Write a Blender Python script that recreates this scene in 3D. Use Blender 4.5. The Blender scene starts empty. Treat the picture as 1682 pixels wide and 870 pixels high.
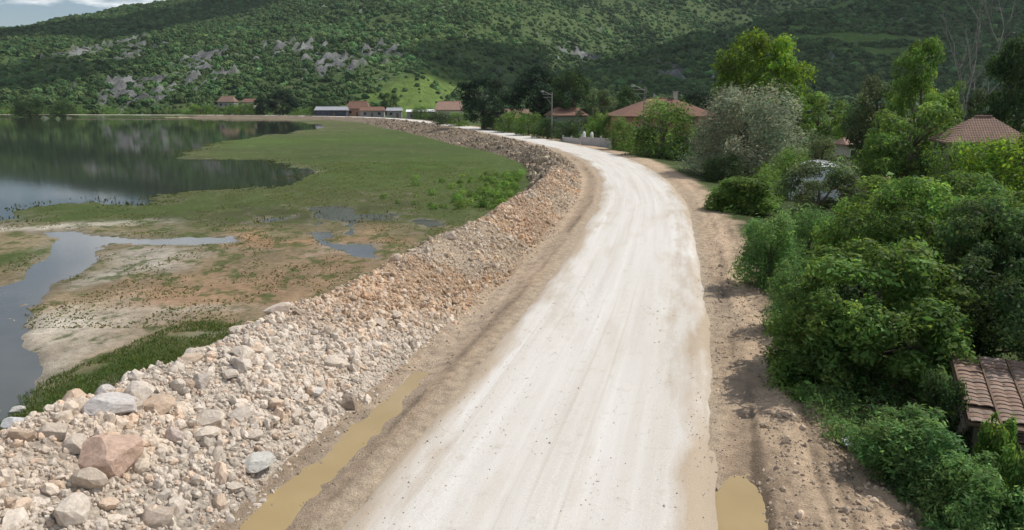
import bpy, bmesh, math, random
import numpy as np
from mathutils import Vector, Matrix

scene = bpy.context.scene
COL = scene.collection
R = math.radians

# ---------------------------------------------------------------- camera
cam_d = bpy.data.cameras.new('camera'); cam = bpy.data.objects.new('camera', cam_d); COL.objects.link(cam)
cam_d.sensor_width = 36; cam_d.lens = 18 / math.tan(R(35)); cam_d.clip_start = 0.3; cam_d.clip_end = 9000
cam.location = (0, 0, 7.2); cam.rotation_euler = (R(90 - 12.67), 0, 0)
scene.camera = cam
# ---------------------------------------------------------------- sky, sun, exposure
SUN_EL, SUN_AZ = R(51), R(66)          # azimuth clockwise from +Y
SUN = Vector((math.cos(SUN_EL) * math.sin(SUN_AZ), math.cos(SUN_EL) * math.cos(SUN_AZ), math.sin(SUN_EL)))
world = bpy.data.worlds.new('World'); scene.world = world; world.use_nodes = True
wt = world.node_tree; wn = wt.nodes; wl = wt.links
for n in list(wn): wn.remove(n)
sky = wn.new('ShaderNodeTexSky'); sky.sky_type = 'NISHITA'; sky.sun_disc = False
sky.sun_elevation = SUN_EL; sky.sun_rotation = SUN_AZ; sky.altitude = 300; sky.dust_density = 0.3
tc = wn.new('ShaderNodeTexCoord'); sp = wn.new('ShaderNodeSeparateXYZ'); wl.new(tc.outputs['Generated'], sp.inputs[0])
zc = wn.new('ShaderNodeMath'); zc.operation = 'MAXIMUM'; wl.new(sp.outputs['Z'], zc.inputs[0]); zc.inputs[1].default_value = 0.0
za = wn.new('ShaderNodeMath'); za.operation = 'ADD'; wl.new(zc.outputs[0], za.inputs[0]); za.inputs[1].default_value = 0.13
cx = wn.new('ShaderNodeMath'); cx.operation = 'DIVIDE'; wl.new(sp.outputs['X'], cx.inputs[0]); wl.new(za.outputs[0], cx.inputs[1])
cy_ = wn.new('ShaderNodeMath'); cy_.operation = 'DIVIDE'; wl.new(sp.outputs['Y'], cy_.inputs[0]); wl.new(za.outputs[0], cy_.inputs[1])
cb = wn.new('ShaderNodeCombineXYZ'); wl.new(cx.outputs[0], cb.inputs[0]); wl.new(cy_.outputs[0], cb.inputs[1])
cn = wn.new('ShaderNodeTexNoise'); wl.new(cb.outputs[0], cn.inputs['Vector']); cn.inputs['Scale'].default_value = 1.1
cn.inputs['Detail'].default_value = 8; cn.inputs['Roughness'].default_value = 0.58
cr = wn.new('ShaderNodeValToRGB'); wl.new(cn.outputs['Fac'], cr.inputs[0])
cr.color_ramp.elements[0].position = 0.50; cr.color_ramp.elements[1].position = 0.58
mx = wn.new('ShaderNodeMix'); mx.data_type = 'RGBA'; wl.new(cr.outputs[0], mx.inputs['Factor'])
wl.new(sky.outputs[0], mx.inputs[6]); mx.inputs[7].default_value = (12.5, 12.8, 13.2, 1)
bg = wn.new('ShaderNodeBackground'); wl.new(mx.outputs[2], bg.inputs[0]); bg.inputs[1].default_value = 0.085
wo = wn.new('ShaderNodeOutputWorld'); wl.new(bg.outputs[0], wo.inputs[0])
sun_d = bpy.data.lights.new('sun', 'SUN'); sun_d.energy = 4.1; sun_d.angle = R(0.53); sun_d.color = (1.0, 0.955, 0.88)
sun_o = bpy.data.objects.new('sun', sun_d); COL.objects.link(sun_o)
sun_o.rotation_euler = SUN.to_track_quat('Z', 'Y').to_euler(); sun_o.location = (60, 30, 120)
vs = scene.view_settings; vs.view_transform = 'Standard'; vs.look = 'None'; vs.gamma = 1; vs.use_curve_mapping = False
vs.exposure = 0.0
scene.cycles.max_bounces = 4; scene.cycles.diffuse_bounces = 2; scene.cycles.adaptive_threshold = 0.025; scene.cycles.transparent_max_bounces = 6

# ---------------------------------------------------------------- noise and terrain functions
def _hash(ix, iy, seed):
    h = (ix.astype(np.int64) * 374761393 + iy.astype(np.int64) * 668265263 + seed * 1442695041) & 0x7fffffff
    h = ((h ^ (h >> 13)) * 1274126177) & 0x7fffffff
    h = ((h ^ (h >> 16)) * 1911520717) & 0x7fffffff
    return ((h ^ (h >> 15)) & 0xffffff) / float(0xffffff)
def vnoise(x, y, seed=0):
    x = np.asarray(x, float); y = np.asarray(y, float)
    ix = np.floor(x); iy = np.floor(y); fx = x - ix; fy = y - iy
    fx = fx * fx * (3 - 2 * fx); fy = fy * fy * (3 - 2 * fy)
    a = _hash(ix, iy, seed); b = _hash(ix + 1, iy, seed); c = _hash(ix, iy + 1, seed); d = _hash(ix + 1, iy + 1, seed)
    return (a + (b - a) * fx) * (1 - fy) + (c + (d - c) * fx) * fy
def fbm(x, y, seed=0, octv=4, gain=0.5):        # about -1..1
    s = 0; a = 1; n = 0
    for k in range(octv):
        s = s + a * (vnoise(x * 2 ** k + 17.3 * k, y * 2 ** k - 9.1 * k, seed + k) * 2 - 1); n += a; a *= gain
    return s / n
def sstep(a, b, x):
    t = np.clip((np.asarray(x, float) - a) / (b - a), 0, 1); return t * t * (3 - 2 * t)
def hill_z(x, y):
    x = np.asarray(x, float); y = np.asarray(y, float)
    y0 = np.interp(x, [-900, -350, -60, 30, 120, 260, 900], [430, 430, 430, 520, 680, 820, 900]) + 25 * fbm(x / 130, y / 400, 5, 3)
    R = np.clip(np.interp(x, [-1600, -910, -629, 0, 400, 1500], [24, 112, 164, 290, 335, 380]), 30, 400)
    t = (y - y0) / (1350 - y0)
    prof = np.where(t < 1, np.sign(t) * np.abs(np.clip(t, 0, 1)) ** 0.95, 1 - 0.1 * (t - 1))
    prof = np.clip(prof, 0, 1.0)
    h1 = R * prof
    h1 = h1 * (1 + 0.16 * fbm(x / 170, y / 260, 11, 4)) + 9 * fbm(x / 60, y / 75, 21, 4) * np.clip(prof * 6, 0, 1)
    h1 = np.where(t < 0, 0, h1)
    yc = 600 + 0.36 * x
    A = np.interp(x, [-60, 55, 200, 337, 560, 1000], [0, 36, 74, 104, 118, 122])
    w = np.where(y < yc, 190, 130)
    h2 = A * np.exp(-((y - yc) / w) ** 2) * (1 + 0.12 * fbm(x / 90, y / 90, 31, 4)) - 2.5
    h2 = np.maximum(h2 + 4 * fbm(x / 40, y / 40, 37, 4) * np.clip(h2 / 15, 0, 1), 0)
    return np.maximum(h1, h2)

# ---------------------------------------------------------------- materials
def material(name):
    m = bpy.data.materials.new(name); m.use_nodes = True
    nt = m.node_tree
    for n in list(nt.nodes): nt.nodes.remove(n)
    out = nt.nodes.new('ShaderNodeOutputMaterial')
    return m, nt, out
def nd(nt, typ, **kw):
    n = nt.nodes.new(typ)
    for k, v in kw.items():
        if k.startswith('_'): setattr(n, k[1:], v); continue
        s = n.inputs[int(k[1:])] if k[0] == 'i' and k[1:].isdigit() else n.inputs[k.replace('__', ' ')]
        if isinstance(v, bpy.types.NodeSocket): nt.links.new(v, s)
        else: s.default_value = v
    return n
def ramp(nt, fac, stops):
    r = nd(nt, 'ShaderNodeValToRGB', Fac=fac)
    els = r.color_ramp.elements
    while len(els) < len(stops): els.new(0.5)
    for e, (p, c) in zip(els, stops):
        e.position = p; e.color = (c, c, c, 1) if not hasattr(c, '__len__') else (*c, 1)
    return r.outputs[0]
def mixc(nt, fac, a, b, mode='MIX'):
    m = nd(nt, 'ShaderNodeMix', _data_type='RGBA', _blend_type=mode)
    for s, v in ((m.inputs[0], fac), (m.inputs[6], a), (m.inputs[7], b)):
        if isinstance(v, bpy.types.NodeSocket): nt.links.new(v, s)
        else: s.default_value = v if not hasattr(v, '__len__') or len(v) == 4 else (*v, 1)
    return m.outputs[2]
def noise(nt, scale, detail=4, rough=0.55, vec=None, dist=0.0):
    n = nd(nt, 'ShaderNodeTexNoise', Scale=scale, Detail=detail, Roughness=rough, Distortion=dist)
    if vec is None: vec = nd(nt, 'ShaderNodeTexCoord').outputs['Object']
    nt.links.new(vec, n.inputs['Vector']); return n.outputs['Fac']
def finish(nt, out, color, rough=0.9, bump=None, bstr=0.5, bdist=0.02, spec=0.25, metal=0.0):
    b = nd(nt, 'ShaderNodeBsdfPrincipled', Roughness=rough, Metallic=metal)
    b.inputs['Specular IOR Level'].default_value = spec
    if isinstance(color, bpy.types.NodeSocket): nt.links.new(color, b.inputs['Base Color'])
    else: b.inputs['Base Color'].default_value = (*color, 1)
    if bump is not None:
        bm_ = nd(nt, 'ShaderNodeBump', Strength=bstr, Distance=bdist, Height=bump)
        nt.links.new(bm_.outputs[0], b.inputs['Normal'])
    nt.links.new(b.outputs[0], out.inputs[0]); return b
def attr(nt, name, inst=False, fac=False):
    a = nd(nt, 'ShaderNodeAttribute', _attribute_name=name, _attribute_type='INSTANCER' if inst else 'GEOMETRY')
    return a.outputs['Fac' if fac else 'Color']
MATS = {}
def simple(name, color, rough=0.85, scale=6.0, amp=0.3, bump=0.0, bdist=0.01, metal=0.0, spec=0.25):
    """plain paint, timber or render with uneven tone and fine relief"""
    if name in MATS: return MATS[name]
    m, nt, out = material(name)
    n1 = noise(nt, scale, 6, 0.6)
    c = mixc(nt, n1, tuple(max(0, v * (1 - amp)) for v in color), tuple(min(1, v * (1 + amp)) for v in color))
    finish(nt, out, c, rough, n1 if bump else None, bump, bdist, spec, metal)
    MATS[name] = m; return m
def leaf_material(name, transl=0.45):
    m, nt, out = material(name)
    c = attr(nt, 'tint')
    b = nd(nt, 'ShaderNodeBsdfPrincipled', Roughness=0.62); b.inputs['Specular IOR Level'].default_value = 0.16
    nt.links.new(c, b.inputs['Base Color'])
    hs = nd(nt, 'ShaderNodeHueSaturation', Hue=0.485, Saturation=1.15, Value=1.5, Color=c)
    t = nd(nt, 'ShaderNodeBsdfTranslucent', Color=hs.outputs[0])
    mm = nd(nt, 'ShaderNodeMixShader', Fac=transl); nt.links.new(b.outputs[0], mm.inputs[1]); nt.links.new(t.outputs[0], mm.inputs[2])
    nt.links.new(mm.outputs[0], out.inputs[0]); return m
LEAF = leaf_material('leaf_green')
BARK = simple('bark', (0.13, 0.10, 0.075), 0.95, 9, 0.45, 0.8, 0.03)
BARK_PALE = simple('bark_pale', (0.27, 0.245, 0.22), 0.9, 7, 0.35, 0.6, 0.02)

# ---------------------------------------------------------------- object helpers
def link(name, data, parent=None):
    o = bpy.data.objects.new(name, data); COL.objects.link(o)
    if parent is not None: o.parent = parent
    return o
def tag(o, label=None, cat=None, group=None, kind=None):
    if label: o['label'] = label
    if cat: o['category'] = cat
    if group: o['group'] = group
    if kind: o['kind'] = kind
    return o
def empty(name, loc, rz=0.0):
    o = link(name, None); o.location = loc; o.rotation_euler = (0, 0, rz); o.empty_display_size = 0.3
    return o
def np_mesh(name, verts, faces, mat=None, cols=None, cname='Col', smooth=True, uv=None):
    """faces: (n,3) or (n,4) int array"""
    me = bpy.data.meshes.new(name)
    verts = np.asarray(verts, np.float32); faces = np.asarray(faces, np.int32); k = faces.shape[1]
    me.vertices.add(len(verts)); me.vertices.foreach_set('co', verts.ravel())
    me.loops.add(faces.size); me.loops.foreach_set('vertex_index', faces.ravel())
    me.polygons.add(len(faces)); me.polygons.foreach_set('loop_start', np.arange(0, faces.size, k, dtype=np.int32))
    me.update(calc_edges=True)
    me.polygons.foreach_set('use_smooth', np.full(len(faces), smooth))
    if cols is not None:
        a = me.attributes.new(cname, 'FLOAT_COLOR', 'POINT')
        c4 = np.ones((len(verts), 4), np.float32); c4[:, :3] = cols; a.data.foreach_set('color', c4.ravel())
    if uv is not None:
        l = me.uv_layers.new(name='UVMap'); l.data.foreach_set('uv', np.asarray(uv, np.float32)[faces.ravel()].ravel())
    if mat: me.materials.append(mat)
    return me
def grid_faces(nr, nc, wrap=False):
    i = np.arange(nr - 1)[:, None]; j = np.arange(nc if wrap else nc - 1)[None, :]
    j2 = (j + 1) % nc
    return np.stack([i * nc + j, i * nc + j2, (i + 1) * nc + j2, (i + 1) * nc + j], -1).reshape(-1, 4)
class MB:
    """collects boxes, prisms and tubes; build() links them as one mesh"""
    def __init__(s): s.v = []; s.f = []
    def add(s, vs_, fs):
        o = len(s.v); s.v += [tuple(v) for v in vs_]; s.f += [tuple(i + o for i in f) for f in fs]; return s
    def box(s, c, d, rz=0.0, rx=0.0):
        M = Matrix.Translation(Vector(c)) @ Matrix.Rotation(rz, 4, 'Z') @ Matrix.Rotation(rx, 4, 'X')
        x, y, z = d[0] / 2, d[1] / 2, d[2] / 2
        vs_ = [M @ Vector(p) for p in ((-x, -y, -z), (x, -y, -z), (x, y, -z), (-x, y, -z), (-x, -y, z), (x, -y, z), (x, y, z), (-x, y, z))]
        return s.add(vs_, [(0, 3, 2, 1), (4, 5, 6, 7), (0, 1, 5, 4), (1, 2, 6, 5), (2, 3, 7, 6), (3, 0, 4, 7)])
    def tube(s, pts, rad, n=7):
        pts = [Vector(p) for p in pts]; rad = rad if hasattr(rad, '__len__') else [rad] * len(pts)
        vs_ = []; prev = Vector((0.31, 0.94, 0.12))
        for i, p in enumerate(pts):
            t = (pts[min(i + 1, len(pts) - 1)] - pts[max(i - 1, 0)]).normalized()
            a = t.cross(prev)
            if a.length < 1e-3: a = t.cross(Vector((1, 0, 0)))
            a.normalize(); b = t.cross(a)
            for k in range(n):
                q = 2 * math.pi * k / n; vs_.append(p + (a * math.cos(q) + b * math.sin(q)) * rad[i])
        fs = [(i * n + k, i * n + (k + 1) % n, (i + 1) * n + (k + 1) % n, (i + 1) * n + k) for i in range(len(pts) - 1) for k in range(n)]
        fs += [tuple(reversed(range(n))), tuple((len(pts) - 1) * n + k for k in range(n))]
        return s.add(vs_, fs)
    def mesh(s, name, mat, smooth=False):
        me = bpy.data.meshes.new(name); me.from_pydata(s.v, [], s.f); me.update(); me.materials.append(mat)
        if smooth: me.polygons.foreach_set('use_smooth', [True] * len(me.polygons))
        return me
    def build(s, name, mat, parent=None, smooth=False): return link(name, s.mesh(name, mat, smooth), parent)

# ---------------------------------------------------------------- road line and ground heights
CL = [(-6.5, -30), (-4.2, -12), (-2.6, 0), (-1.1, 6), (0.15, 11.3), (1.05, 14.8), (2.4, 20), (4.1, 27), (6.9, 40), (9.9, 56), (11.8, 75), (11.7, 96),
      (8.7, 119), (4.2, 140), (-2, 167), (-14, 211), (-29.5, 256), (-45, 299), (-75, 343), (-130, 374), (-220, 392), (-420, 402), (-700, 405)]
def catmull(P, step):
    P = np.array(P, float); P = np.vstack([2 * P[0] - P[1], P, 2 * P[-1] - P[-2]]); out = []
    for i in range(1, len(P) - 2):
        n = max(2, int(np.linalg.norm(P[i + 1] - P[i]) / step)); t = np.linspace(0, 1, n, endpoint=False)[:, None]
        a, b, c, d = P[i - 1], P[i], P[i + 1], P[i + 2]
        out.append(0.5 * (2 * b + (c - a) * t + (2 * a - 5 * b + 4 * c - d) * t ** 2 + (3 * b - a - 3 * c + d) * t ** 3))
    out.append(P[-2][None]); return np.vstack(out)
LINE = catmull(CL, 0.8)
TAN = np.gradient(LINE, axis=0); TAN /= np.linalg.norm(TAN, axis=1)[:, None]
ARC = np.concatenate([[0], np.cumsum(np.linalg.norm(np.diff(LINE, axis=0), axis=1))])
def road_sd(x, y):
    """distance right of the road's middle, arc length and the Y of the nearest point of the road"""
    x = np.ravel(np.asarray(x, float)); y = np.ravel(np.asarray(y, float)); d = np.empty_like(x); s = np.empty_like(x); cy = np.empty_like(x)
    for k in range(0, len(x), 20000):
        X = x[k:k + 20000]; Y = y[k:k + 20000]
        dd = (X[:, None] - LINE[None, :, 0].astype(np.float32)) ** 2 + (Y[:, None] - LINE[None, :, 1].astype(np.float32)) ** 2
        j = dd.argmin(1); ex = X - LINE[j, 0]; ey = Y - LINE[j, 1]
        al = ex * TAN[j, 0] + ey * TAN[j, 1]; pe = ex * TAN[j, 1] - ey * TAN[j, 0]
        rr = np.hypot(ex, ey)
        d[k:k + 20000] = np.where(np.abs(al) > 2.0, np.sign(pe) * rr, pe); s[k:k + 20000] = ARC[j] + al; cy[k:k + 20000] = LINE[j, 1] + al * TAN[j, 1]
    return d, s, cy
def at_road(s, d):
    x = np.interp(s, ARC, LINE[:, 0]); y = np.interp(s, ARC, LINE[:, 1]); tx = np.interp(s, ARC, TAN[:, 0]); ty = np.interp(s, ARC, TAN[:, 1])
    return x + ty * d, y - tx * d
def toe_d(cy): return np.interp(cy, [0, 90, 110, 140, 300], [-5.15, -5.0, -4.6, -4.2, -4.2])
def crest_d(cy): return np.interp(cy, [0, 11, 28, 50, 66, 85, 110, 140, 300], [-8.8, -8.6, -8.2, -7.8, -7.5, -7.5, -7.8, -8, -8])
def crest_h(cy): return np.interp(cy, [0, 11, 19, 28, 50, 66, 85, 105, 140, 300, 330], [1.7, 1.65, 1.5, 1.3, 1.1, 0.95, 0.8, 0.5, 0.35, 0.3, 0.1])
def outer_d(cy): return np.interp(cy, [0, 30, 60, 100, 127, 152, 228, 300], [-11.9, -11.3, -10.2, -10.3, -12.4, -15.8, -18.5, -17])
MARSH, WATER = -1.0, -1.12
def bank_z(d, s, cy):
    td, cd, ch, od = toe_d(cy), crest_d(cy), crest_h(cy), outer_d(cy)
    cd = cd + 0.35 * fbm(s / 4.0, s * 0, 3, 3); ch = ch * (1 + 0.16 * fbm(s / 3.0, s * 0 + 5, 4, 3))
    a = np.clip((td - d) / (td - cd), 0, 1); b = np.clip((d - od) / (cd - od), 0, 1)
    za = -0.16 + (ch + 0.16) * (1 - (1 - a) ** 1.25); zb = MARSH - 0.35 + (ch - MARSH + 0.35) * b ** 0.9
    z = np.where(d > cd, za, zb)
    k = np.clip(np.minimum(a, b) * 4, 0, 1)
    z = z - 0.10 * np.exp(-((d - cd) / 0.5) ** 2)
    far = sstep(60, 110, cy)
    z = z + k * (0.20 + 0.25 * far) * fbm(s / 1.5, d / 1.5, 7, 4) + k * 0.09 * fbm(s / 0.35, d / 0.35, 9, 3) + far * k * 0.35 * fbm(s / 5, d / 5, 15, 2)
    return z
def poly_sdf(x, y, P):
    P = np.array(P, float); best = np.full(x.shape, 1e9); ins = np.zeros(x.shape, bool)
    for (ax, ay), (bx, by) in zip(P, np.roll(P, -1, 0)):
        ex, ey = bx - ax, by - ay; t = np.clip(((x - ax) * ex + (y - ay) * ey) / (ex * ex + ey * ey + 1e-9), 0, 1)
        best = np.minimum(best, np.hypot(x - ax - t * ex, y - ay - t * ey))
        c = (ay > y) != (by > y); ins ^= c & (x < (bx - ax) * (y - ay) / (by - ay + 1e-12) + ax)
    return np.where(ins, best, -best)
LAKE_P = [(-900, 30), (-75, 44), (-50, 48), (-37.26, 52.68), (-38.85, 59.38), (-35.2, 60.84), (-30.15, 59.38), (-31.75, 66.58), (-27.43, 71.37), (-24.64, 75.71), (-23.55, 81.92), (-25.75, 92.48),
          (-34.46, 103.92), (-44.82, 106.1), (-55.15, 121.34), (-58.38, 141.6), (-61.34, 181.87), (-59.91, 220.96), (-65.57, 253.57), (-93.06, 315.49), (-120, 345), (-180, 362), (-260, 372), (-420, 380), (-900, 384)]
STREAM_P = [(-40, 22), (-13.63, 18.08), (-14.14, 19.29), (-15.34, 21.77), (-15.63, 22.78), (-17.16, 23.87), (-18.04, 24.99), (-19.9, 29.03), (-21.47, 32.81), (-21.62, 35.4), (-22.28, 38.41), (-23.57, 39.53), (-23.75, 42.7),
            (-19.78, 42.32), (-16.83, 43.08), (-17.51, 44.68), (-22.15, 44.27), (-25.52, 45.52), (-28.66, 47.07), (-31.3, 46.84), (-28.14, 44.27), (-26.7, 40.88), (-25.14, 37.65), (-23.05, 34), (-23.15, 32.03), (-34, 33)]
POOLS = [[(-16.43, 57.98), (-13.52, 58.67), (-11.08, 54.74), (-8.13, 55.99), (-8.25, 51.29), (-10.49, 51.29), (-10.22, 45.95), (-12.23, 50.24), (-13.34, 51.29), (-10.95, 42.32), (-11.87, 43.08), (-13.79, 49.72)],
         [(-7.25, 51.29), (-6.15, 51.84), (-4.4, 49.22), (-6.15, 48.24)], [(-10.52, 42.32), (-8.72, 42.7), (-7.52, 38.57), (-9.04, 39.2)],
         [(-18.99, 49.98), (-15.85, 55.36), (-14.97, 52.96), (-17.95, 48.24)]]
def wetness(x, y):
    w = poly_sdf(x, y, LAKE_P) * 0.30 + 1.5 * fbm(x / 9, y / 12, 41, 5, 0.6)
    st = poly_sdf(x, y, STREAM_P) * 0.9 - 0.25 + 0.55 * fbm(x / 1.8, y / 2.4, 43, 4, 0.6)
    w = np.maximum(w, st)
    for P in POOLS: w = np.maximum(w, poly_sdf(x, y, P) * 0.8 - 0.75 + 1.1 * fbm(x / 1.3, y / 2.0, 47, 4))
    return w
def ground_z(x, y, full=False):
    shp = np.shape(x); x = np.ravel(np.asarray(x, float)); y = np.ravel(np.asarray(y, float))
    d, s, cy = road_sd(x, y)
    w = wetness(x, y); far = sstep(60, 200, np.hypot(x, y))
    marsh = MARSH + 0.05 * fbm(x / 3, y / 4, 51, 4) + 0.05 * fbm(x / 0.7, y / 0.7, 53, 3) * (1 - far) + 0.12 * fbm(x / 14, y / 22, 55, 2) - 0.05
    marsh = np.maximum(marsh, WATER + 0.035) * (1 - sstep(-0.1, 0.5, w)) + (WATER - 0.5) * sstep(-0.1, 0.5, w)
    marsh = marsh - 0.09 * (1 - sstep(0.0, 0.6, np.abs(w + 0.25)))
    vil = -0.12 - 0.5 * sstep(5, 11, d) + 0.22 * fbm(x / 7, y / 7, 57, 3) * sstep(6, 12, d) + 0.06 * fbm(x / 0.8, y / 0.8, 58, 4) * sstep(3.4, 4.4, d)
    rough = np.clip(sstep(3.4, 4.6, d) * (1 - sstep(9, 12, d)), 0, 1) * (1 - sstep(30, 60, y))
    vil = vil + rough * (0.075 * fbm(x / 0.3, y / 0.3, 59, 3) + 0.13 * fbm(d / 0.42, s / 9, 60, 3)) + 0.16 * rough * np.exp(-((d - 5.2) / 0.7) ** 2) * (1 - sstep(14, 20, y))
    # shallow muddy hollow beside the road at the right
    vil = vil + 0.05 * fbm(x / 0.5, y / 0.8, 66, 3) * np.exp(-((d - 3.75) / 0.9) ** 2 - ((y - 11.2) / 3) ** 2) - 0.19 * np.exp(-((d - 3.75) / 0.55) ** 2 - ((y - 11.2) / 2.6) ** 2)
    ditch = -0.05 - (0.15 + 0.05 * fbm(s / 1.5, d * 0, 67, 3)) * np.exp(-((d + 4.5 + 0.15 * fbm(s / 2.2, d * 0 + 3, 64, 3)) / 0.55) ** 2) + 0.035 * np.exp(-((d + 3.55) / 0.22) ** 2) + 0.035 * fbm(d / 0.22, s / 2.5, 62, 3) + 0.02 * fbm(x / 0.25, y / 0.25, 63, 2)
    left = np.where(d > -5.6, ditch, marsh)
    z = np.where(d < 0, left, vil)
    z = np.where(np.abs(d) < 2.9, -0.09, z)
    t = sstep(2.7, 3.2, np.abs(d)); z = np.where(np.abs(d) < 3.2, -0.09 * (1 - t) + np.where(d < 0, ditch, vil) * t, z)
    lake_side = sstep(-5.6, -7.5, d)
    z = np.where(d < -5.6, marsh * lake_side + (-0.3) * (1 - lake_side), z)
    if full: return z, d, s, cy, w
    return z.reshape(shp)
def surf_z(x, y):
    x = np.atleast_1d(np.asarray(x, float)); y = np.atleast_1d(np.asarray(y, float))
    z, d, s, cy, w = ground_z(x, y, True)
    inb = (d < toe_d(cy)) & (d > outer_d(cy))
    return np.where(inb, np.maximum(z, bank_z(d, s, cy)), z)
def gz(x, y): return float(surf_z(x, y)[0])

# ---------------------------------------------------------------- ground sheet
GREEN, BRIGHT, OLIVE, BROWN, ORANGE, PALE, DIRT = (.050, .096, .02), (.075, .165, .02), (.105, .112, .05), (.34, .25, .16), (.43, .25, .14), (.60, .55, .47), (.44, .33, .23)
ZONES = [((-13.2, 57.4, 12.2, 9.2), OLIVE, .9), ((-22.16, 52.2, 11.3, 6.1), OLIVE, .7), ((-13.08, 36.7, 5.6, 8.8), BROWN, 1.70), ((-14.08, 28.3, 3.6, 5.1), BROWN, 1.36), ((-14.17, 32.5, 4.2, 2.7), ORANGE, 1.70), ((-9.32, 40, 2.3, 6.6), ORANGE, 1.36), ((-10.37, 22.7, 2.2, 1.3), ORANGE, 1.53), ((-6.8, 36.5, 1.8, 4.2), BROWN, 1.19),
         ((-16.93, 27.3, 2.5, 4.4), PALE, 1.87), ((-15.57, 22.2, 1.2, 1.9), PALE, 1.53), ((-19.35, 37.2, 2.2, 2.1), PALE, 1.36), ((-13.99, 30, 2.3, 1.2), PALE, 1.70), ((-9.28, 40.5, 1.7, 3.1), PALE, 1.19), ((-9.15, 25.6, 2.9, 1), PALE, 0.77),
         ((-25.73, 87.6, 2, 6.9), PALE, 1.53), ((-29.45, 48.5, 5.3, 1.7), PALE, 1.19), ((-19.67, 131.3, 24.9, 56.1), GREEN, 1.3), ((-19.87, 184.9, 25.4, 49.8), GREEN, 1.2), ((-40.51, 156.4, 24, 21.3), BRIGHT, 1.0), ((-2.89, 92.5, 4.9, 26.7), BRIGHT, 1.4), ((-12.38, 96.7, 13.1, 19.7), BRIGHT, 1.3),
         ((-32.46, 56.3, 8.9, 4.2), GREEN, 1.1), ((-26.86, 38.6, 1.5, 4), GREEN, 1.3), ((-20.94, 59.7, 5.5, 4.3), GREEN, .5), ((-4.81, 64.5, 3.2, 9.1), GREEN, 1.0), ((-7.54, 31.2, 1.6, 1.3), OLIVE, .5), ((-13.63, 39.1, 4, 1.9), OLIVE, .6), ((-15.11, 43.5, 5.1, 1.8), ORANGE, 1.36), ((-8.85, 28.4, 2.2, 1.1), GREEN, .7), ((-10, 24.9, 1.3, 0.7), ORANGE, 1.53), ((-23.96, 132.7, 16.3, 12.1), (.055, .068, .035), 2.2), ((-3.57, 106, 3.5, 7.8), (.10, .08, .05), 1.2)]
az = np.concatenate([np.linspace(-47, 47, 430), np.linspace(47, 313, 90)[1:-1]])
rr = np.concatenate([[0.5, 2.0], np.geomspace(4.0, 430, 400), np.geomspace(430, 2500, 10)[1:]])
A, Rr = np.meshgrid(np.radians(az), rr); gx = (Rr * np.sin(A)).ravel(); gy = (Rr * np.cos(A)).ravel()
z, d, s, cy, w = ground_z(gx, gy, True)
flat = Rr.ravel() > 440; z[flat] = -2.6
z = z - 1.6 * sstep(395, 440, np.hypot(gx, gy)) * (~flat)
inb = (d < toe_d(cy) - 0.35) & (d > outer_d(cy) + 0.6); z[inb] = np.minimum(z[inb], bank_z(d, s, cy)[inb] - 0.25)
jx = gx + 2.6 * fbm(gx / 3.5, gy / 4, 71, 4); jy = gy + 5.0 * fbm(gx / 3.5, gy / 5, 72, 4)
b0 = np.where((gy < 50)[:, None], np.array((.25, .20, .12)), np.array(OLIVE)); acc = b0 * 0.3; wsum = np.full(len(gx), 0.3)
for (bx, by, rx, ry), c, wt_ in ZONES:
    g = wt_ * np.exp(-(((jx - bx) / rx) ** 2 + ((jy - by) / ry) ** 2) * 1.7); acc += g[:, None] * np.array(c); wsum += g
mcol = acc / wsum[:, None]
bd_ = fbm(gx / 10, gy / 9, 70, 4)[:, None]; mcol = mcol * (1 + 0.45 * bd_) ; yb = (sstep(0.05, 0.4, fbm(gx / 7, gy / 6, 69, 4)) * sstep(46, 56, gy))[:, None] * 0.35; mcol = mcol * (1 - yb) + np.array((.12, .12, .05)) * yb
sp_ = fbm(gx / 1.3, gy / 1.7, 73, 4); pt = sstep(0.05, 0.35, sp_)[:, None] * 0.75
tuft = sstep(0.1, 0.4, fbm(gx / 0.7, gy / 0.9, 74, 3) + 0.35 * fbm(gx / 6, gy / 8, 75, 2))[:, None]
mcol = mcol * (1 + 0.25 * sp_[:, None]); mcol = mcol * (1 - 0.2 * tuft) + np.array((.105, .115, .045)) * 0.2 * tuft
greenness = np.clip((mcol[:, 1] - mcol[:, 0]) / 0.04, 0, 1); tf = np.where(d < -6, 0.45 + 0.15 * greenness + 0.10 * fbm(gx / 5, gy / 7, 68, 3), 0.0)
palem = sstep(0.3, 0.48, mcol[:, 1]); tf = tf - 0.12 * palem
strip = (sstep(-16.6, -15.0, d + 1.2 * fbm(gx / 2.5, gy / 2.5, 76, 3)) * (1 - sstep(19, 25, cy)))[:, None] * 0.95
mcol = mcol * (1 - strip) + np.array((.055, .095, .022)) * strip
shore = ((1 - sstep(0.1, 0.7, np.abs(w + 0.35))) * (0.35 + 0.5 * vnoise(gx / 6, gy / 9, 77)) * (1 - 0.8 * sstep(50, 62, gy)))[:, None]
mcol = mcol * (1 - shore) + np.array((.24, .21, .165)) * shore
sand = (sstep(300, 340, gy) * sstep(-60, -100, gx))[:, None] * 0.8; mcol = mcol * (1 - sand) + np.array((.22, .19, .11)) * sand
vg = sstep(5.2, 6.3, d + 0.9 * fbm(gx / 1.8, gy / 1.8, 78, 4) - 1.6 * (1 - sstep(12.5, 15, gy)) * (gx > 0))[:, None]
vcol = np.array((.06, .085, .026)) * (1 + 0.5 * fbm(gx / 5, gy / 5, 79, 4)[:, None]); yl = sstep(0.15, 0.5, fbm(gx / 9, gy / 9, 80, 3))[:, None] * 0.6
vcol = vcol * (1 - yl) + np.array((.12, .14, .04)) * yl
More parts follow.
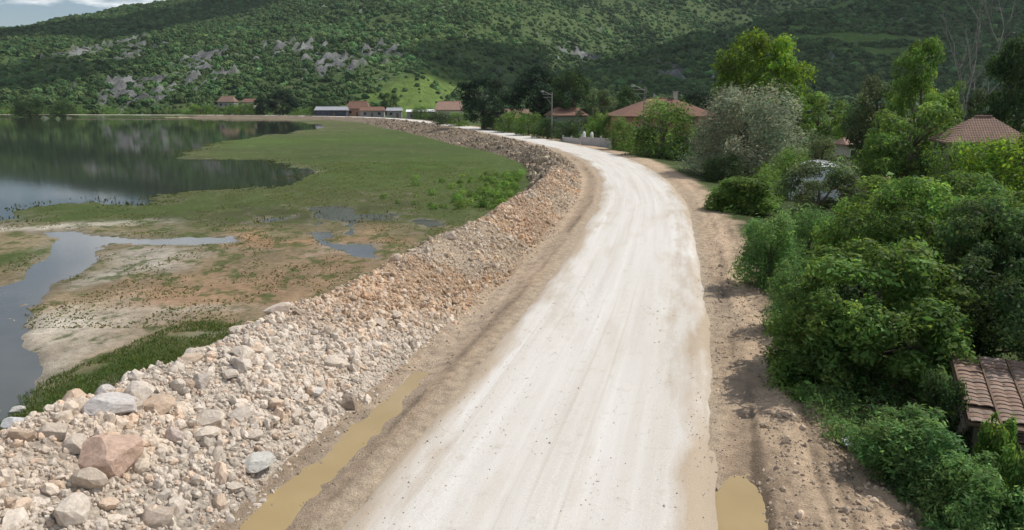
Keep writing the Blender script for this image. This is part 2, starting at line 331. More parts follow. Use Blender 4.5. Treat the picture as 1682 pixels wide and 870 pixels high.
dcol = np.array(DIRT) * (1 + 0.28 * fbm(d / 0.5, s / 7, 81, 4)[:, None] + 0.15 * fbm(gx / 0.4, gy / 0.4, 82, 3)[:, None])
rut = (np.exp(-((d + 3.75 + 0.2 * fbm(s / 6, s * 0, 86, 2)) / 0.14) ** 2) * sstep(-0.2, 0.3, fbm(s / 2, d / 0.3, 87, 3)))[:, None]; dcol = dcol * (1 - 0.45 * np.clip(rut, 0, 1))
rr_ = (sstep(0.05, 0.5, fbm(d / 0.28, s / 6, 88, 4)) * sstep(3.4, 3.9, d) * (1 - sstep(45, 80, cy)))[:, None] * 0.42; dcol = dcol * (1 - rr_); dcol = dcol * (1 + 0.12 * sstep(3.6, 4.6, d)[:, None]); damp = np.maximum(np.exp(-((d - 3.8) / 0.8) ** 2 - ((gy - 11.4) / 3.2) ** 2), np.exp(-((d + 4.5) / 0.8) ** 2) * (1 - sstep(14, 18, cy)))[:, None]; dcol = dcol * (1 - 0.36 * damp)
wet = (np.exp(-((d + 4.5) / 0.65) ** 2) * (1 - sstep(22, 36, cy) * 0.6))[:, None] * 0.55; dcol = dcol * (1 - wet) + np.array((.47, .385, .295)) * wet
pale = np.maximum(sstep(0.1, 0.5, fbm(gx / 3.5, gy / 5, 83, 3) + 0.35 - 0.2 * np.abs(np.abs(d) - 3)) * 0.5 * (np.abs(d) < 5.2), 0.95 * (1 - sstep(3.25, 3.75, np.abs(d) + 0.25 * fbm(gx / 0.9, gy / 1.5, 84, 3))))[:, None]
dcol = dcol * (1 - pale) + np.array((.44, .352, .258)) * pale
gcol = np.where((d > 0)[:, None], dcol * (1 - vg) + vcol * vg, np.where((d > -5.8)[:, None], dcol, mcol))
m, nt, out = material('ground_soil')
c = attr(nt, 'Col'); n1 = noise(nt, 3.2, 8, 0.65); n2 = noise(nt, 24, 4, 0.7); tfa = attr(nt, 'tuft', fac=True)
mpv = nd(nt, 'ShaderNodeMapping', Vector=nd(nt, 'ShaderNodeTexCoord').outputs['Object'], Scale=(1.0, 0.7, 1)).outputs[0]
n3 = noise(nt, 0.9, 10, 0.68, mpv); n4 = noise(nt, 0.55, 8, 0.66, mpv, 0.4); n5 = noise(nt, 9.0, 5, 0.7)
ma = ramp(nt, nd(nt, 'ShaderNodeMath', _operation='MULTIPLY_ADD', i0=tfa, i1=0.6, i2=n3).outputs[0], [(0.78, 0.0), (0.86, 0.8)])
mk = nd(nt, 'ShaderNodeMath', _operation='GREATER_THAN', i0=tfa, i1=0.1).outputs[0]
mo = nd(nt, 'ShaderNodeMath', _operation='MULTIPLY', i0=mk, i1=ramp(nt, n4, [(0.55, 0.0), (0.70, 0.5)])).outputs[0]
mg = nd(nt, 'ShaderNodeMath', _operation='MULTIPLY', i0=mk, i1=ma).outputs[0]
c = mixc(nt, mo, c, (0.30, 0.25, 0.19)); c = mixc(nt, mg, c, mixc(nt, n2, (0.045, 0.075, 0.018), (0.11, 0.135, 0.04)))
c = mixc(nt, 0.9, c, ramp(nt, n1, [(0.25, 0.55), (0.5, 1.0), (0.75, 1.35)]), 'MULTIPLY'); c = mixc(nt, 0.8, c, ramp(nt, n2, [(0.3, 0.7), (0.7, 1.25)]), 'MULTIPLY')
hb = nd(nt, 'ShaderNodeMath', _operation='ADD', i0=n1, i1=n2).outputs[0]; hb = nd(nt, 'ShaderNodeMath', _operation='ADD', i0=hb, i1=n5).outputs[0]
finish(nt, out, c, 0.95, hb, 0.8, 0.07, 0.15); GROUND_M = m
gme = np_mesh('ground', np.stack([gx, gy, z], 1), grid_faces(len(rr), len(az), True), GROUND_M, gcol)
a_ = gme.attributes.new('tuft', 'FLOAT', 'POINT'); a_.data.foreach_set('value', tf.astype(np.float32))
tag(link('ground', gme), kind='structure')

# ---------------------------------------------------------------- lake
m, nt, out = material('lake_water')
n1 = noise(nt, 0.25, 3); n2 = noise(nt, 1.8, 3); hb = nd(nt, 'ShaderNodeMath', _operation='ADD', i0=n1, i1=n2).outputs[0]
b = finish(nt, out, (0.022, 0.026, 0.02), 0.05, hb, 0.06, 0.03, 0.2); b.inputs['IOR'].default_value = 1.33
lv = [(-900, 51), (-60, 51), (-38, 51.2), (-3, 51.2), (0, 75), (-2, 105), (-9, 135), (-25, 180), (-42, 235), (-60, 296), (-90, 345), (-150, 370), (-420, 388), (-900, 390)]
me = bpy.data.meshes.new('lake'); me.from_pydata([(x, y, WATER) for x, y in lv], [], [tuple(range(len(lv)))]); me.materials.append(m)
tag(link('lake', me), kind='structure')

m, nt, out = material('murky_shallow_water')
n1 = noise(nt, 0.5, 5); b = finish(nt, out, mixc(nt, n1, (0.085, 0.09, 0.085), (0.15, 0.15, 0.135)), 0.1, noise(nt, 2.5, 3), 0.05, 0.03, 0.5); b.inputs['IOR'].default_value = 1.33
me = bpy.data.meshes.new('stream'); me.from_pydata([(x, y, WATER) for x, y in ((-900, 5), (-14, 5), (-10, 20), (-3.4, 45), (-3, 51.17), (-38, 51.17), (-60, 50.97), (-900, 50.97))], [], [tuple(range(8))]); me.materials.append(m)
tag(link('stream', me), kind='structure')
for k, P in enumerate(POOLS[:2]):
    P_ = np.array(P); c0 = P_.mean(0); P_ = c0 + (P_ - c0) * 1.25; x0, y0 = P_.min(0); x1, y1 = P_.max(0)
    me = bpy.data.meshes.new('puddle'); me.from_pydata([(x0, max(y0, 51.3), WATER + .006), (x1, max(y0, 51.3), WATER + .006), (x1, y1, WATER + .006), (x0, y1, WATER + .006)], [], [(0, 1, 2, 3)]); me.materials.append(m)
    tag(link('puddle', me), kind='structure')

# ---------------------------------------------------------------- road ribbon
sa = np.concatenate([np.arange(6, 60, 0.18), np.geomspace(60, 640, 330)]); da = np.linspace(-3.35, 3.35, 58)
S, D = np.meshgrid(sa, da, indexing='ij'); rs = S.ravel(); rd = D.ravel() * (1 + 0.03 * fbm(rs / 5, np.sign(D.ravel()) * 3, 91, 4) + 0.03 * fbm(rs / 0.9, np.sign(D.ravel()) * 5, 94, 3) * (np.abs(D.ravel()) > 2.6))
rx_, ry_ = at_road(rs, rd)
edge = sstep(2.75, 3.3, np.abs(D.ravel()))
rz_ = 0.03 - 0.004 * rd ** 2 + 0.012 * fbm(rd / 0.5, rs / 14, 92, 3) + 0.008 * fbm(rx_ / 0.6, ry_ / 0.6, 93, 3) - 0.13 * edge
m, nt, out = material('crushed_limestone')
uv = nd(nt, 'ShaderNodeTexCoord').outputs['UV']
mp = nd(nt, 'ShaderNodeMapping', Vector=uv, Scale=(0.05, 1.6, 1)).outputs[0]; mp2 = nd(nt, 'ShaderNodeMapping', Vector=uv, Scale=(0.16, 0.8, 1)).outputs[0]
t1 = noise(nt, 1.0, 7, 0.62, mp); t2 = noise(nt, 1.0, 6, 0.6, mp2); gr = noise(nt, 38, 5, 0.7); pb = noise(nt, 2.2, 8, 0.66)
c = mixc(nt, ramp(nt, t1, [(0.34, 0.0), (0.68, 1.0)]), (0.58, 0.54, 0.485), (0.69, 0.66, 0.615))
c = mixc(nt, ramp(nt, t2, [(0.53, 0.0), (0.72, 0.6)]), c, (0.52, 0.455, 0.375))
c = mixc(nt, ramp(nt, pb, [(0.57, 0.0), (0.72, 0.5)]), c, (0.47, 0.41, 0.34))
mp3 = nd(nt, 'ShaderNodeMapping', Vector=uv, Scale=(0.03, 5.5, 1)).outputs[0]; t3 = noise(nt, 1.0, 3, 0.5, mp3, 0.3)
c = mixc(nt, ramp(nt, t3, [(0.60, 0.0), (0.67, 0.3)]), c, (0.46, 0.40, 0.33))
eu = nd(nt, 'ShaderNodeSeparateXYZ', i0=uv).outputs[1]
ea = nd(nt, 'ShaderNodeMath', _operation='ABSOLUTE', i0=eu).outputs[0]
ej = nd(nt, 'ShaderNodeMath', _operation='MULTIPLY_ADD', i0=t2, i1=3.4, i2=ea).outputs[0]
c = mixc(nt, ramp(nt, nd(nt, 'ShaderNodeMath', _operation='MULTIPLY', i0=ej, i1=0.2).outputs[0], [(0.79, 0.0), (0.95, 0.95)]), c, (0.44, 0.352, 0.258))
c = mixc(nt, 0.6, c, ramp(nt, gr, [(0.3, 0.70), (0.7, 1.18)]), 'MULTIPLY')
hb = nd(nt, 'ShaderNodeMath', _operation='ADD', i0=gr, i1=t1).outputs[0]
finish(nt, out, c, 0.92, hb, 0.35, 0.02, 0.2)
tag(link('road', np_mesh('road', np.stack([rx_, ry_, rz_], 1), grid_faces(len(sa), len(da)), m, uv=np.stack([rs, rd], 1))), kind='structure')

# ---------------------------------------------------------------- muddy puddles
m, nt, out = material('muddy_water')
n1 = noise(nt, 0.9, 4)
finish(nt, out, mixc(nt, n1, (0.33, 0.235, 0.105), (0.43, 0.325, 0.165)), 0.07, noise(nt, 3, 2), 0.03, 0.02, 0.5)
def puddle(name, s0, s1, da_, db_, zz):
    ss = np.arange(s0, s1, 0.25); t = (ss - s0) / (s1 - s0); wv = np.clip(np.sin(np.pi * t), 0.01, 1) ** 0.5
    mid = (da_ + db_) / 2 + 0.12 * fbm(ss / 2, ss * 0, 95, 2); hw = (db_ - da_) / 2 * wv
    ax_, ay_ = at_road(ss, mid - hw); bx_, by_ = at_road(ss, mid + hw)
    v = np.stack([np.stack([ax_, ay_, ax_ * 0 + zz], 1), np.stack([bx_, by_, bx_ * 0 + zz], 1)], 1).reshape(-1, 3)
    return tag(link(name, np_mesh(name, v, grid_faces(len(ss), 2), m)), kind='structure')
s11 = float(np.interp(11, LINE[:, 1], ARC))
puddle('puddle', s11 - 8, s11 + 7.5, -5.6, -3.6, -0.150)
puddle('puddle', s11 - 6, s11 + 4.0, 2.9, 5.2, -0.19)

# ---------------------------------------------------------------- hills
haz = np.radians(np.linspace(-56, 56, 560)); hr = np.geomspace(395, 2300, 230)
A, Rr = np.meshgrid(haz, hr); hx = (Rr * np.sin(A)).ravel(); hy = (Rr * np.cos(A)).ravel()
def blobs(x, y, L, jit=0.25, seed=101):
    o = np.zeros(x.shape); x2 = x + 40 * jit * 2 * fbm(x / 45, y / 45, seed, 3); y2 = y + 60 * jit * 2 * fbm(x / 45, y / 60, seed + 5, 3)
    for (bx, by), rx, ry in L: o = np.maximum(o, np.exp(-((x2 - bx) / rx) ** 2 - ((y2 - by) / ry) ** 2))
    return o
ROCKS = [((-223.4, 538.7), 30, 45), ((-227.1, 571.8), 18, 30), ((-238.3, 483.7), 20, 28), ((-356, 668.6), 26, 45), ((-145.4, 564.5), 22, 42), ((-121.1, 517), 22, 30), ((-292.7, 623.7), 18, 26), ((-102.7, 554.6), 25, 30), ((-183, 584.2), 22, 30), ((-198.6, 490.1), 12, 22), ((68, 713.1), 14, 14), ((109.5, 495.5), 20, 12)]
MEADOW = [((-53.8, 470.7), 30, 26), ((-66.6, 453.6), 34, 18), ((-40.7, 497.8), 22, 22), ((-46.1, 469.8), 34, 12), ((-69.3, 616.6), 60, 50), ((-123.6, 705.3), 60, 60), ((5.4, 754.9), 90, 90), ((-21, 643.2), 50, 40), ((69.9, 806.8), 60, 60), ((152.8, 924), 80, 80), ((-41.2, 564), 25, 30), ((-80, 493.4), 25, 25), ((-144.1, 643.2), 40, 30), ((243.4, 994.7), 60, 60), ((-355, 565.1), 50, 40), ((-234.8, 700.8), 40, 40)]
FIELDS = [((267.1, 689.9), 58, 22), ((254.1, 569.9), 60, 14), ((264.9, 534.3), 40, 8), ((215.3, 603), 30, 8)]
def hill_fields(x, y):
    rk = blobs(x, y, ROCKS, 0.45, 101) * 0.85 + 0.85 * fbm(x / 4, y / 12, 103, 4); md = blobs(x, y, MEADOW, 0.5, 107) + 0.25 * fbm(x / 22, y / 22, 108, 3); fl = blobs(x, y, FIELDS, 0.1, 111)
    return rk, md, fl
rk, md, fl = hill_fields(hx, hy)
hz = hill_z(hx, hy) - 1.6
rkm = sstep(0.42, 0.6, rk)
hz = hz + rkm * (6.5 * np.abs(fbm(hx / 6, hy / 26, 113, 4)) + 4.0 * fbm(hx / 3.5, hy / 7, 115, 2)) + 0.8 * fbm(hx / 12, hy / 12, 117, 3) * sstep(0.5, 8, hz)
base = np.array((.066, .104, .034)) * (1 + 0.35 * fbm(hx / 35, hy / 50, 119, 4)[:, None])
dry = sstep(0.1, 0.5, fbm(hx / 18, hy / 26, 121, 4))[:, None] * 0.6; base = base * (1 - dry) + np.array((.115, .13, .06)) * dry
mdm = sstep(0.3, 0.65, md)[:, None]; base = base * (1 - mdm) + np.array((.082, .122, .040)) * mdm
low = sstep(0.3, 0.6, blobs(hx, hy, MEADOW[:4], 0.3, 107))[:, None]; base = base * (1 - low) + np.array((.125, .19, .045)) * low
flm = sstep(0.45, 0.6, fl)[:, None]; base = base * (1 - flm) + np.array((.10, .17, .04)) * flm
rc = np.array((.16, .163, .158)) * (1 + 0.9 * fbm(hx / 5, hy / 9, 123, 3)[:, None]); base = base * (1 - rkm[:, None]) + rc * rkm[:, None]
m, nt, out = material('hillside')
c = attr(nt, 'Col'); n1 = noise(nt, 0.12, 8, 0.65); n2 = noise(nt, 0.6, 6, 0.7)
c = mixc(nt, 0.9, c, ramp(nt, n1, [(0.3, 0.6), (0.7, 1.35)]), 'MULTIPLY'); c = mixc(nt, 0.8, c, ramp(nt, n2, [(0.3, 0.65), (0.7, 1.3)]), 'MULTIPLY')
finish(nt, out, c, 0.95, nd(nt, 'ShaderNodeMath', _operation='ADD', i0=n1, i1=n2).outputs[0], 0.9, 1.2, 0.1)
tag(link('hills', np_mesh('hills', np.stack([hx, hy, hz], 1), grid_faces(len(hr), len(haz)), m, base)), kind='structure')

# ---------------------------------------------------------------- scatter of uncountable pieces (geometry nodes)
def scatter(name, pts, scl, rot, cols, mat, subdiv, amp, nscale, smooth, variants=5):
    me = bpy.data.meshes.new(name); n = len(pts); me.vertices.add(n); me.vertices.foreach_set('co', np.asarray(pts, np.float32).ravel())
    for an, typ, key, arr in (('scl', 'FLOAT_VECTOR', 'vector', scl), ('rot', 'FLOAT_VECTOR', 'vector', rot)):
        a = me.attributes.new(an, typ, 'POINT'); a.data.foreach_set(key, np.asarray(arr, np.float32).ravel())
    a = me.attributes.new('tone', 'FLOAT_COLOR', 'POINT'); c4 = np.ones((n, 4), np.float32); c4[:, :3] = cols; a.data.foreach_set('color', c4.ravel())
    a = me.attributes.new('idx', 'INT', 'POINT'); a.data.foreach_set('value', np.random.RandomState(n).randint(0, variants, n).astype(np.int32))
    o = link(name, me)
    g = bpy.data.node_groups.new(name + '_nodes', 'GeometryNodeTree')
    g.interface.new_socket('Geometry', in_out='INPUT', socket_type='NodeSocketGeometry'); g.interface.new_socket('Geometry', in_out='OUTPUT', socket_type='NodeSocketGeometry')
    gi = g.nodes.new('NodeGroupInput'); go = g.nodes.new('NodeGroupOutput')
    jn = g.nodes.new('GeometryNodeJoinGeometry')
    for v in range(variants):
        ico = nd(g, 'GeometryNodeMeshIcoSphere', Radius=1.0, Subdivisions=subdiv)
        pos = g.nodes.new('GeometryNodeInputPosition'); ad = nd(g, 'ShaderNodeVectorMath', _operation='ADD', i0=pos.outputs[0], i1=(v * 7.3, v * 3.1, -v * 5.7))
        nz = nd(g, 'ShaderNodeTexNoise', Vector=ad.outputs[0], Scale=nscale, Detail=2.0)
        mm = nd(g, 'ShaderNodeMath', _operation='MULTIPLY_ADD', i0=nz.outputs['Fac'], i1=amp, i2=-amp * 0.5)
        of = nd(g, 'ShaderNodeVectorMath', _operation='SCALE', i0=pos.outputs[0]); g.links.new(mm.outputs[0], of.inputs['Scale'])
        spn = nd(g, 'GeometryNodeSetPosition', Geometry=ico.outputs['Mesh'], Offset=of.outputs[0])
        ss = nd(g, 'GeometryNodeSetShadeSmooth', Geometry=spn.outputs[0]); ss.inputs['Shade Smooth'].default_value = smooth
        sm = nd(g, 'GeometryNodeSetMaterial', Geometry=ss.outputs[0]); sm.inputs['Material'].default_value = mat
        gt = nd(g, 'GeometryNodeGeometryToInstance', Geometry=sm.outputs[0]); g.links.new(gt.outputs[0], jn.inputs[0])
    def na(nm, typ): 
        q = g.nodes.new('GeometryNodeInputNamedAttribute'); q.data_type = typ; q.inputs['Name'].default_value = nm; return q.outputs['Attribute']
    ip = nd(g, 'GeometryNodeInstanceOnPoints', Points=gi.outputs[0], Instance=jn.outputs[0]); ip.inputs['Pick Instance'].default_value = True
    g.links.new(na('idx', 'INT'), ip.inputs['Instance Index']); g.links.new(na('scl', 'FLOAT_VECTOR'), ip.inputs['Scale'])
    er = nd(g, 'FunctionNodeEulerToRotation'); g.links.new(na('rot', 'FLOAT_VECTOR'), er.inputs[0]); g.links.new(er.outputs[0], ip.inputs['Rotation'])
    g.links.new(ip.outputs[0], go.inputs[0])
    md_ = o.modifiers.new('scatter', 'NODES'); md_.node_group = g
    return o
rs_ = np.random.RandomState(5)
n = 420000
ta = rs_.uniform(-0.76, 0.76, n); tr = np.sqrt(rs_.uniform(405 ** 2, 1700 ** 2, n)); qx = tr * np.sin(ta); qy = tr * np.cos(ta)
qz = hill_z(qx, qy) - 1.6
rk, md, fl = hill_fields(qx, qy)
clump = fbm(qx / 28, qy / 40, 131, 4)
upper = sstep(900, 1300, qy) * (qx < 100)
dens = 0.78 + 0.95 * clump + 0.25 * upper; dens = dens * (1 - 0.45 * sstep(0.35, 0.6, rk)) * (1 - 0.62 * sstep(0.35, 0.7, md)) * (1 - sstep(0.35, 0.5, fl)) * np.where(tr > 1000, 0.55, 1.0)
dens = dens * (1 - 0.8 * sstep(0.3, 0.6, blobs(qx, qy, MEADOW[:4], 0.3, 107)))
keep = (rs_.uniform(0, 1, n) < dens) & (qz > -0.9)
qx, qy, qz, md_k, clump, tr = qx[keep], qy[keep], qz[keep], md[keep], clump[keep], tr[keep]; n = len(qx)
sz = np.clip(rs_.lognormal(0.10, 0.46, n) * np.where(tr > 1000, 1.35, 1.0), 0.4, 3.0)
scl = np.stack([sz * rs_.uniform(0.8, 1.25, n), sz * rs_.uniform(0.8, 1.25, n), sz * rs_.uniform(0.65, 1.15, n)], 1)
tone = np.array((.058, .106, .036)) * rs_.lognormal(0, 0.28, n)[:, None] * (1 + 0.25 * clump[:, None]); tone[:, 0] *= rs_.uniform(0.85, 1.3, n)
tone = tone * (1 + 0.5 * sstep(0.3, 0.7, md_k))[:, None]
m, nt, out = material('scrub_leaves')
n1 = noise(nt, 2.4, 5, 0.7); c = mixc(nt, 1.0, attr(nt, 'tone', True), ramp(nt, n1, [(0.3, 0.55), (0.7, 1.4)]), 'MULTIPLY')
finish(nt, out, c, 0.85, n1, 1.0, 0.35, 0.1)
o = scatter('hill_scrub', np.stack([qx, qy, qz + scl[:, 2] * 0.35], 1), scl, np.stack([rs_.uniform(-.2, .2, n), rs_.uniform(-.2, .2, n), rs_.uniform(0, 6.28, n)], 1), tone, m, 3, 1.5, 2.6, False)
tag(o, 'green scrub and small oaks covering the hillsides', 'scrub', kind='stuff')

# ---------------------------------------------------------------- clouds that shade parts of the hills
m, nt, out = material('cloud_white'); finish(nt, out, mixc(nt, noise(nt, 0.004, 4), (.75, .76, .78), (.85, .85, .86)), 1.0, spec=0.0)
def cloud(tx, ty, rx, ry, seed, alt=950):
    c = Vector((tx, ty, float(hill_z(tx, ty)))); p = c + SUN * ((alt - c.z) / SUN.z)
    bm = bmesh.new(); rn = random.Random(seed)
    for k in range(26):
        a = rn.uniform(0, 6.283); q = math.sqrt(rn.random()) * 0.85; q_r = rn.uniform(0.22, 0.4)
        M = Matrix.Translation((math.cos(a) * q * rx, math.sin(a) * q * ry, rn.uniform(-8, 25))) @ Matrix.Diagonal((q_r * rx, q_r * ry, rn.uniform(25, 55), 1))
        bmesh.ops.create_icosphere(bm, subdivisions=3, radius=1.0, matrix=M)
    for v in bm.verts: v.co += v.co.normalized() * 14 * math.sin(v.co.x * 0.07 + seed) * math.sin(v.co.y * 0.06)
    me = bpy.data.meshes.new('cloud'); bm.to_mesh(me); bm.free(); me.materials.append(m)
    me.polygons.foreach_set('use_smooth', [True] * len(me.polygons))
    o = link('cloud', me); o.location = p; return tag(o, kind='structure')
cloud(500, 640, 410, 260, 1)
x_, y_ = (-12, 575.7); cloud(x_, y_, 48, 52, 2)
x_, y_ = (-474.7, 816.1); cloud(x_ - 40, y_ + 40, 210, 90, 3)
x_, y_ = (-345.7, 528); cloud(x_, y_, 60, 60, 4)

# ---------------------------------------------------------------- rock bank between road and lake
bs = np.concatenate([np.arange(8, 75, 0.16), np.geomspace(75, 480, 330)]); bt = np.linspace(0, 1, 74)
S, T = np.meshgrid(bs, bt, indexing='ij'); S = S.ravel(); T = T.ravel()
bcy = np.interp(S, ARC, LINE[:, 1]); bd = toe_d(bcy) + 0.15 + (outer_d(bcy) - 0.3 - toe_d(bcy)) * T + 0.3 * fbm(S / 1.6, T * 4, 141, 3)
bx_, by_ = at_road(S, bd); bz_ = bank_z(bd, S, bcy)
def bank_tone(s, d, cy):
    k = fbm(s / 2.6, d / 1.8, 143, 4)[:, None]
    white = np.array((.58, .50, .415)); tan = np.array((.47, .375, .275)); orange = np.array((.49, .34, .22)); brown = np.array((.30, .24, .175))
    a = (1 - sstep(17, 30, cy + 6 * fbm(s / 4, d / 2, 145, 3)))[:, None]; c = white * a + tan * (1 - a)
    o = (sstep(0.1, 0.45, fbm(s / 5, d / 2.5, 147, 3) + 0.25 * sstep(16, 26, cy)) * (1 - sstep(70, 90, cy)) * (0.3 + 0.7 * sstep(14, 23, cy)))[:, None] * 0.8; c = c * (1 - o) + orange * o
    f = sstep(62, 95, cy)[:, None]; c = c * (1 - f) + brown * f
    return c * (1 + 0.3 * k)
m, nt, out = material('rubble_earth')
c = attr(nt, 'Col'); n2 = noise(nt, 14, 6, 0.7); vo = nd(nt, 'ShaderNodeTexVoronoi', Scale=9.0, Vector=nd(nt, 'ShaderNodeTexCoord').outputs['Object'])
vc = nd(nt, 'ShaderNodeRGBToBW', Color=vo.outputs['Color']).outputs[0]
c = mixc(nt, 0.8, c, ramp(nt, vc, [(0.1, 0.62), (0.9, 1.3)]), 'MULTIPLY'); c = mixc(nt, 0.7, c, ramp(nt, n2, [(0.3, 0.65), (0.7, 1.25)]), 'MULTIPLY')
hb = nd(nt, 'ShaderNodeMath', _operation='MULTIPLY_ADD', i0=vo.outputs['Distance'], i1=-1.6, i2=n2).outputs[0]
finish(nt, out, c, 0.95, hb, 0.8, 0.07, 0.15)
bank = link('rock_bank', np_mesh('rock_bank', np.stack([bx_, by_, bz_], 1), grid_faces(len(bs), len(bt)), m, bank_tone(S, bd, bcy) * 0.82))
tag(bank, 'long heaped bank of pale broken rock and earth between the road and the lake', 'rock bank')

def stone_mat(name, inst):
    m, nt, out = material(name)
    oi = nd(nt, 'ShaderNodeObjectInfo')
    n1 = noise(nt, 3.0 if inst else 5.0, 7, 0.65); n2 = noise(nt, 22, 4, 0.7)
    c = attr(nt, 'tone', True) if inst else oi.outputs['Color']
    c = mixc(nt, 0.85, c, ramp(nt, n1, [(0.3, 0.68), (0.7, 1.25)]), 'MULTIPLY')
    if not inst: c = mixc(nt, ramp(nt, noise(nt, 2.2, 5, 0.6), [(0.56, 0.0), (0.68, 0.45)]), c, (0.36, 0.24, 0.155))
    hb = nd(nt, 'ShaderNodeMath', _operation='ADD', i0=n1, i1=n2).outputs[0]
    finish(nt, out, c, 0.9, hb, 0.5, 0.02 if inst else 0.04, 0.2); return m
STONE = stone_mat('limestone', False); STONE_I = stone_mat('limestone_chips', True)
# loose rubble, too small to pick apart
rs_ = np.random.RandomState(11)
n = 190000
u = rs_.uniform(0, 1, n); ss = 12 + (150 - 12) * u ** 1.75; cyv = np.interp(ss, ARC, LINE[:, 1])
tv = rs_.beta(1.05, 1.25, n) ; dd = toe_d(cyv) + 0.2 + (outer_d(cyv) + 1.0 - toe_d(cyv)) * tv
patch = fbm(ss / 2.2, dd / 1.6, 151, 3)
sz = rs_.lognormal(-3.5, 0.55, n) * (1 + 0.55 * patch) * (1.0 + 0.008 * np.clip(cyv - 20, 0, 60)) * np.where(cyv < 24, 1.12, 1.0)
keep = (patch + rs_.uniform(-0.9, 0.9, n) > -0.40 + 0.42 * sstep(18, 34, cyv))
ss, dd, cyv, sz = ss[keep], dd[keep], cyv[keep], np.clip(sz[keep], 0.014, 0.17); n = len(ss)
px_, py_ = at_road(ss, dd); pz_ = bank_z(dd, ss, cyv)
scl = np.stack([sz * rs_.uniform(0.8, 1.5, n), sz * rs_.uniform(0.7, 1.2, n), sz * rs_.uniform(0.5, 0.95, n)], 1)
tone = bank_tone(ss, dd, cyv) * rs_.lognormal(0.08, 0.2, n)[:, None]
pk = rs_.uniform(0, 1, n); tone = np.where((pk < 0.2)[:, None], tone * np.array((1.0, .9, .83)), tone); tone = np.where((pk > 0.74)[:, None], tone * 0.5 + 0.5 * np.array((.66, .585, .505)), tone)
rb = scatter('rubble', np.stack([px_, py_, pz_ + sz * 0.12], 1), scl, rs_.uniform(0, 6.28, (n, 3)), tone * np.minimum(1, 0.7 / tone.max(1))[:, None], STONE_I, 2, 1.35, 1.5, False, 8)
rb.parent = bank; tag(rb, kind='stuff')
n = 16000; ss = rs_.uniform(95, 330, n); cyv = np.interp(ss, ARC, LINE[:, 1]); dd = toe_d(cyv) - 0.4 + (outer_d(cyv) + 0.5 - toe_d(cyv)) * rs_.beta(1.2, 1.1, n)
sz = rs_.lognormal(-2.35, 0.55, n); keep = fbm(ss / 4, dd / 3, 155, 3) + rs_.uniform(-.6, .6, n) > 0.0; ss, dd, cyv, sz = ss[keep], dd[keep], cyv[keep], np.clip(sz[keep], .05, .55); n = len(ss); px_, py_ = at_road(ss, dd)
rb = scatter('far_rubble', np.stack([px_, py_, bank_z(dd, ss, cyv) + sz * .1], 1), np.stack([sz * 1.3, sz, sz * .8], 1), rs_.uniform(0, 6.28, (n, 3)), np.array((.31, .245, .175)) * rs_.lognormal(0, .3, n)[:, None], STONE_I, 2, 1.35, 1.5, False, 5)
rb.parent = bank; tag(rb, kind='stuff')
# stray chips on the shoulders
n = 9000; ss = 20 + 70 * rs_.uniform(0, 1, n) ** 1.6; side = rs_.uniform(0, 1, n) < 0.45
dd = np.where(side, -5.2 + rs_.exponential(0.55, n), 3.2 + rs_.beta(1, 1.3, n) * 3.2); px_, py_ = at_road(ss, dd); pz_ = surf_z(px_, py_); ok = (np.abs(dd) > 3.25) & (pz_ > -0.5)
sz = rs_.lognormal(-4.3, 0.5, n); scl = np.stack([sz * 1.2, sz, sz * 0.7], 1)
rb = scatter('gravel', np.stack([px_, py_, pz_ + 0.005], 1)[ok], scl[ok], rs_.uniform(0, 6.28, (n, 3))[ok], (np.array((.42, .34, .26)) * rs_.lognormal(0, .2, n)[:, None])[ok], STONE_I, 1, 0.8, 1.1, False, 4)
tag(rb, 'loose pale gravel chips strewn over the dirt shoulders', 'gravel', kind='stuff')
n = 15000; px_ = rs_.uniform(3, 14, n); py_ = 8.5 + 24 * rs_.uniform(0, 1, n) ** 1.4; dq, sq, cq = road_sd(px_, py_); kk = (dq > 3.3) & (dq < 8.5) & (fbm(dq / 0.5, sq / 4, 171, 3) + 0.25 * sstep(4.2, 5.5, dq) + rs_.uniform(-.35, .35, n) > 0.12); px_, py_ = px_[kk], py_[kk]; n = len(px_)
sz = rs_.lognormal(-3.75, 0.5, n); pz_ = surf_z(px_, py_)
rb = scatter('soil_clods', np.stack([px_, py_, pz_ - sz * .1], 1), np.stack([sz * 1.4, sz * 1.1, sz * .8], 1), rs_.uniform(0, 6.28, (n, 3)), np.array((.47, .37, .275)) * rs_.lognormal(0, .2, n)[:, None], STONE_I, 2, 1.2, 1.6, False, 5)
tag(rb, 'brown earth clods churned up on the right dirt shoulder', 'soil', kind='stuff')
n = 9000; sq = 22 + 40 * rs_.uniform(0, 1, n) ** 1.5; dq = rs_.uniform(-3.2, 3.2, n); kk = fbm(dq / 0.35, sq / 7, 173, 3) + 0.12 * (np.abs(dq) - 1.5) + rs_.uniform(-.4, .4, n) > 0.2; sq, dq = sq[kk], dq[kk]; n = len(sq); px_, py_ = at_road(sq, dq)
sz = rs_.lognormal(-4.65, 0.4, n); zq = 0.03 - 0.004 * dq ** 2 - 0.13 * sstep(2.75, 3.3, np.abs(dq))
rb = scatter('road_gravel', np.stack([px_, py_, zq + .002], 1), np.stack([sz * 1.3, sz, sz * .7], 1), rs_.uniform(0, 6.28, (n, 3)), np.array((.60, .54, .47)) * rs_.lognormal(0, .2, n)[:, None], STONE_I, 2, 1.2, 1.6, False, 4)
tag(rb, 'small loose stones scattered on the white road surface', 'gravel', kind='stuff')

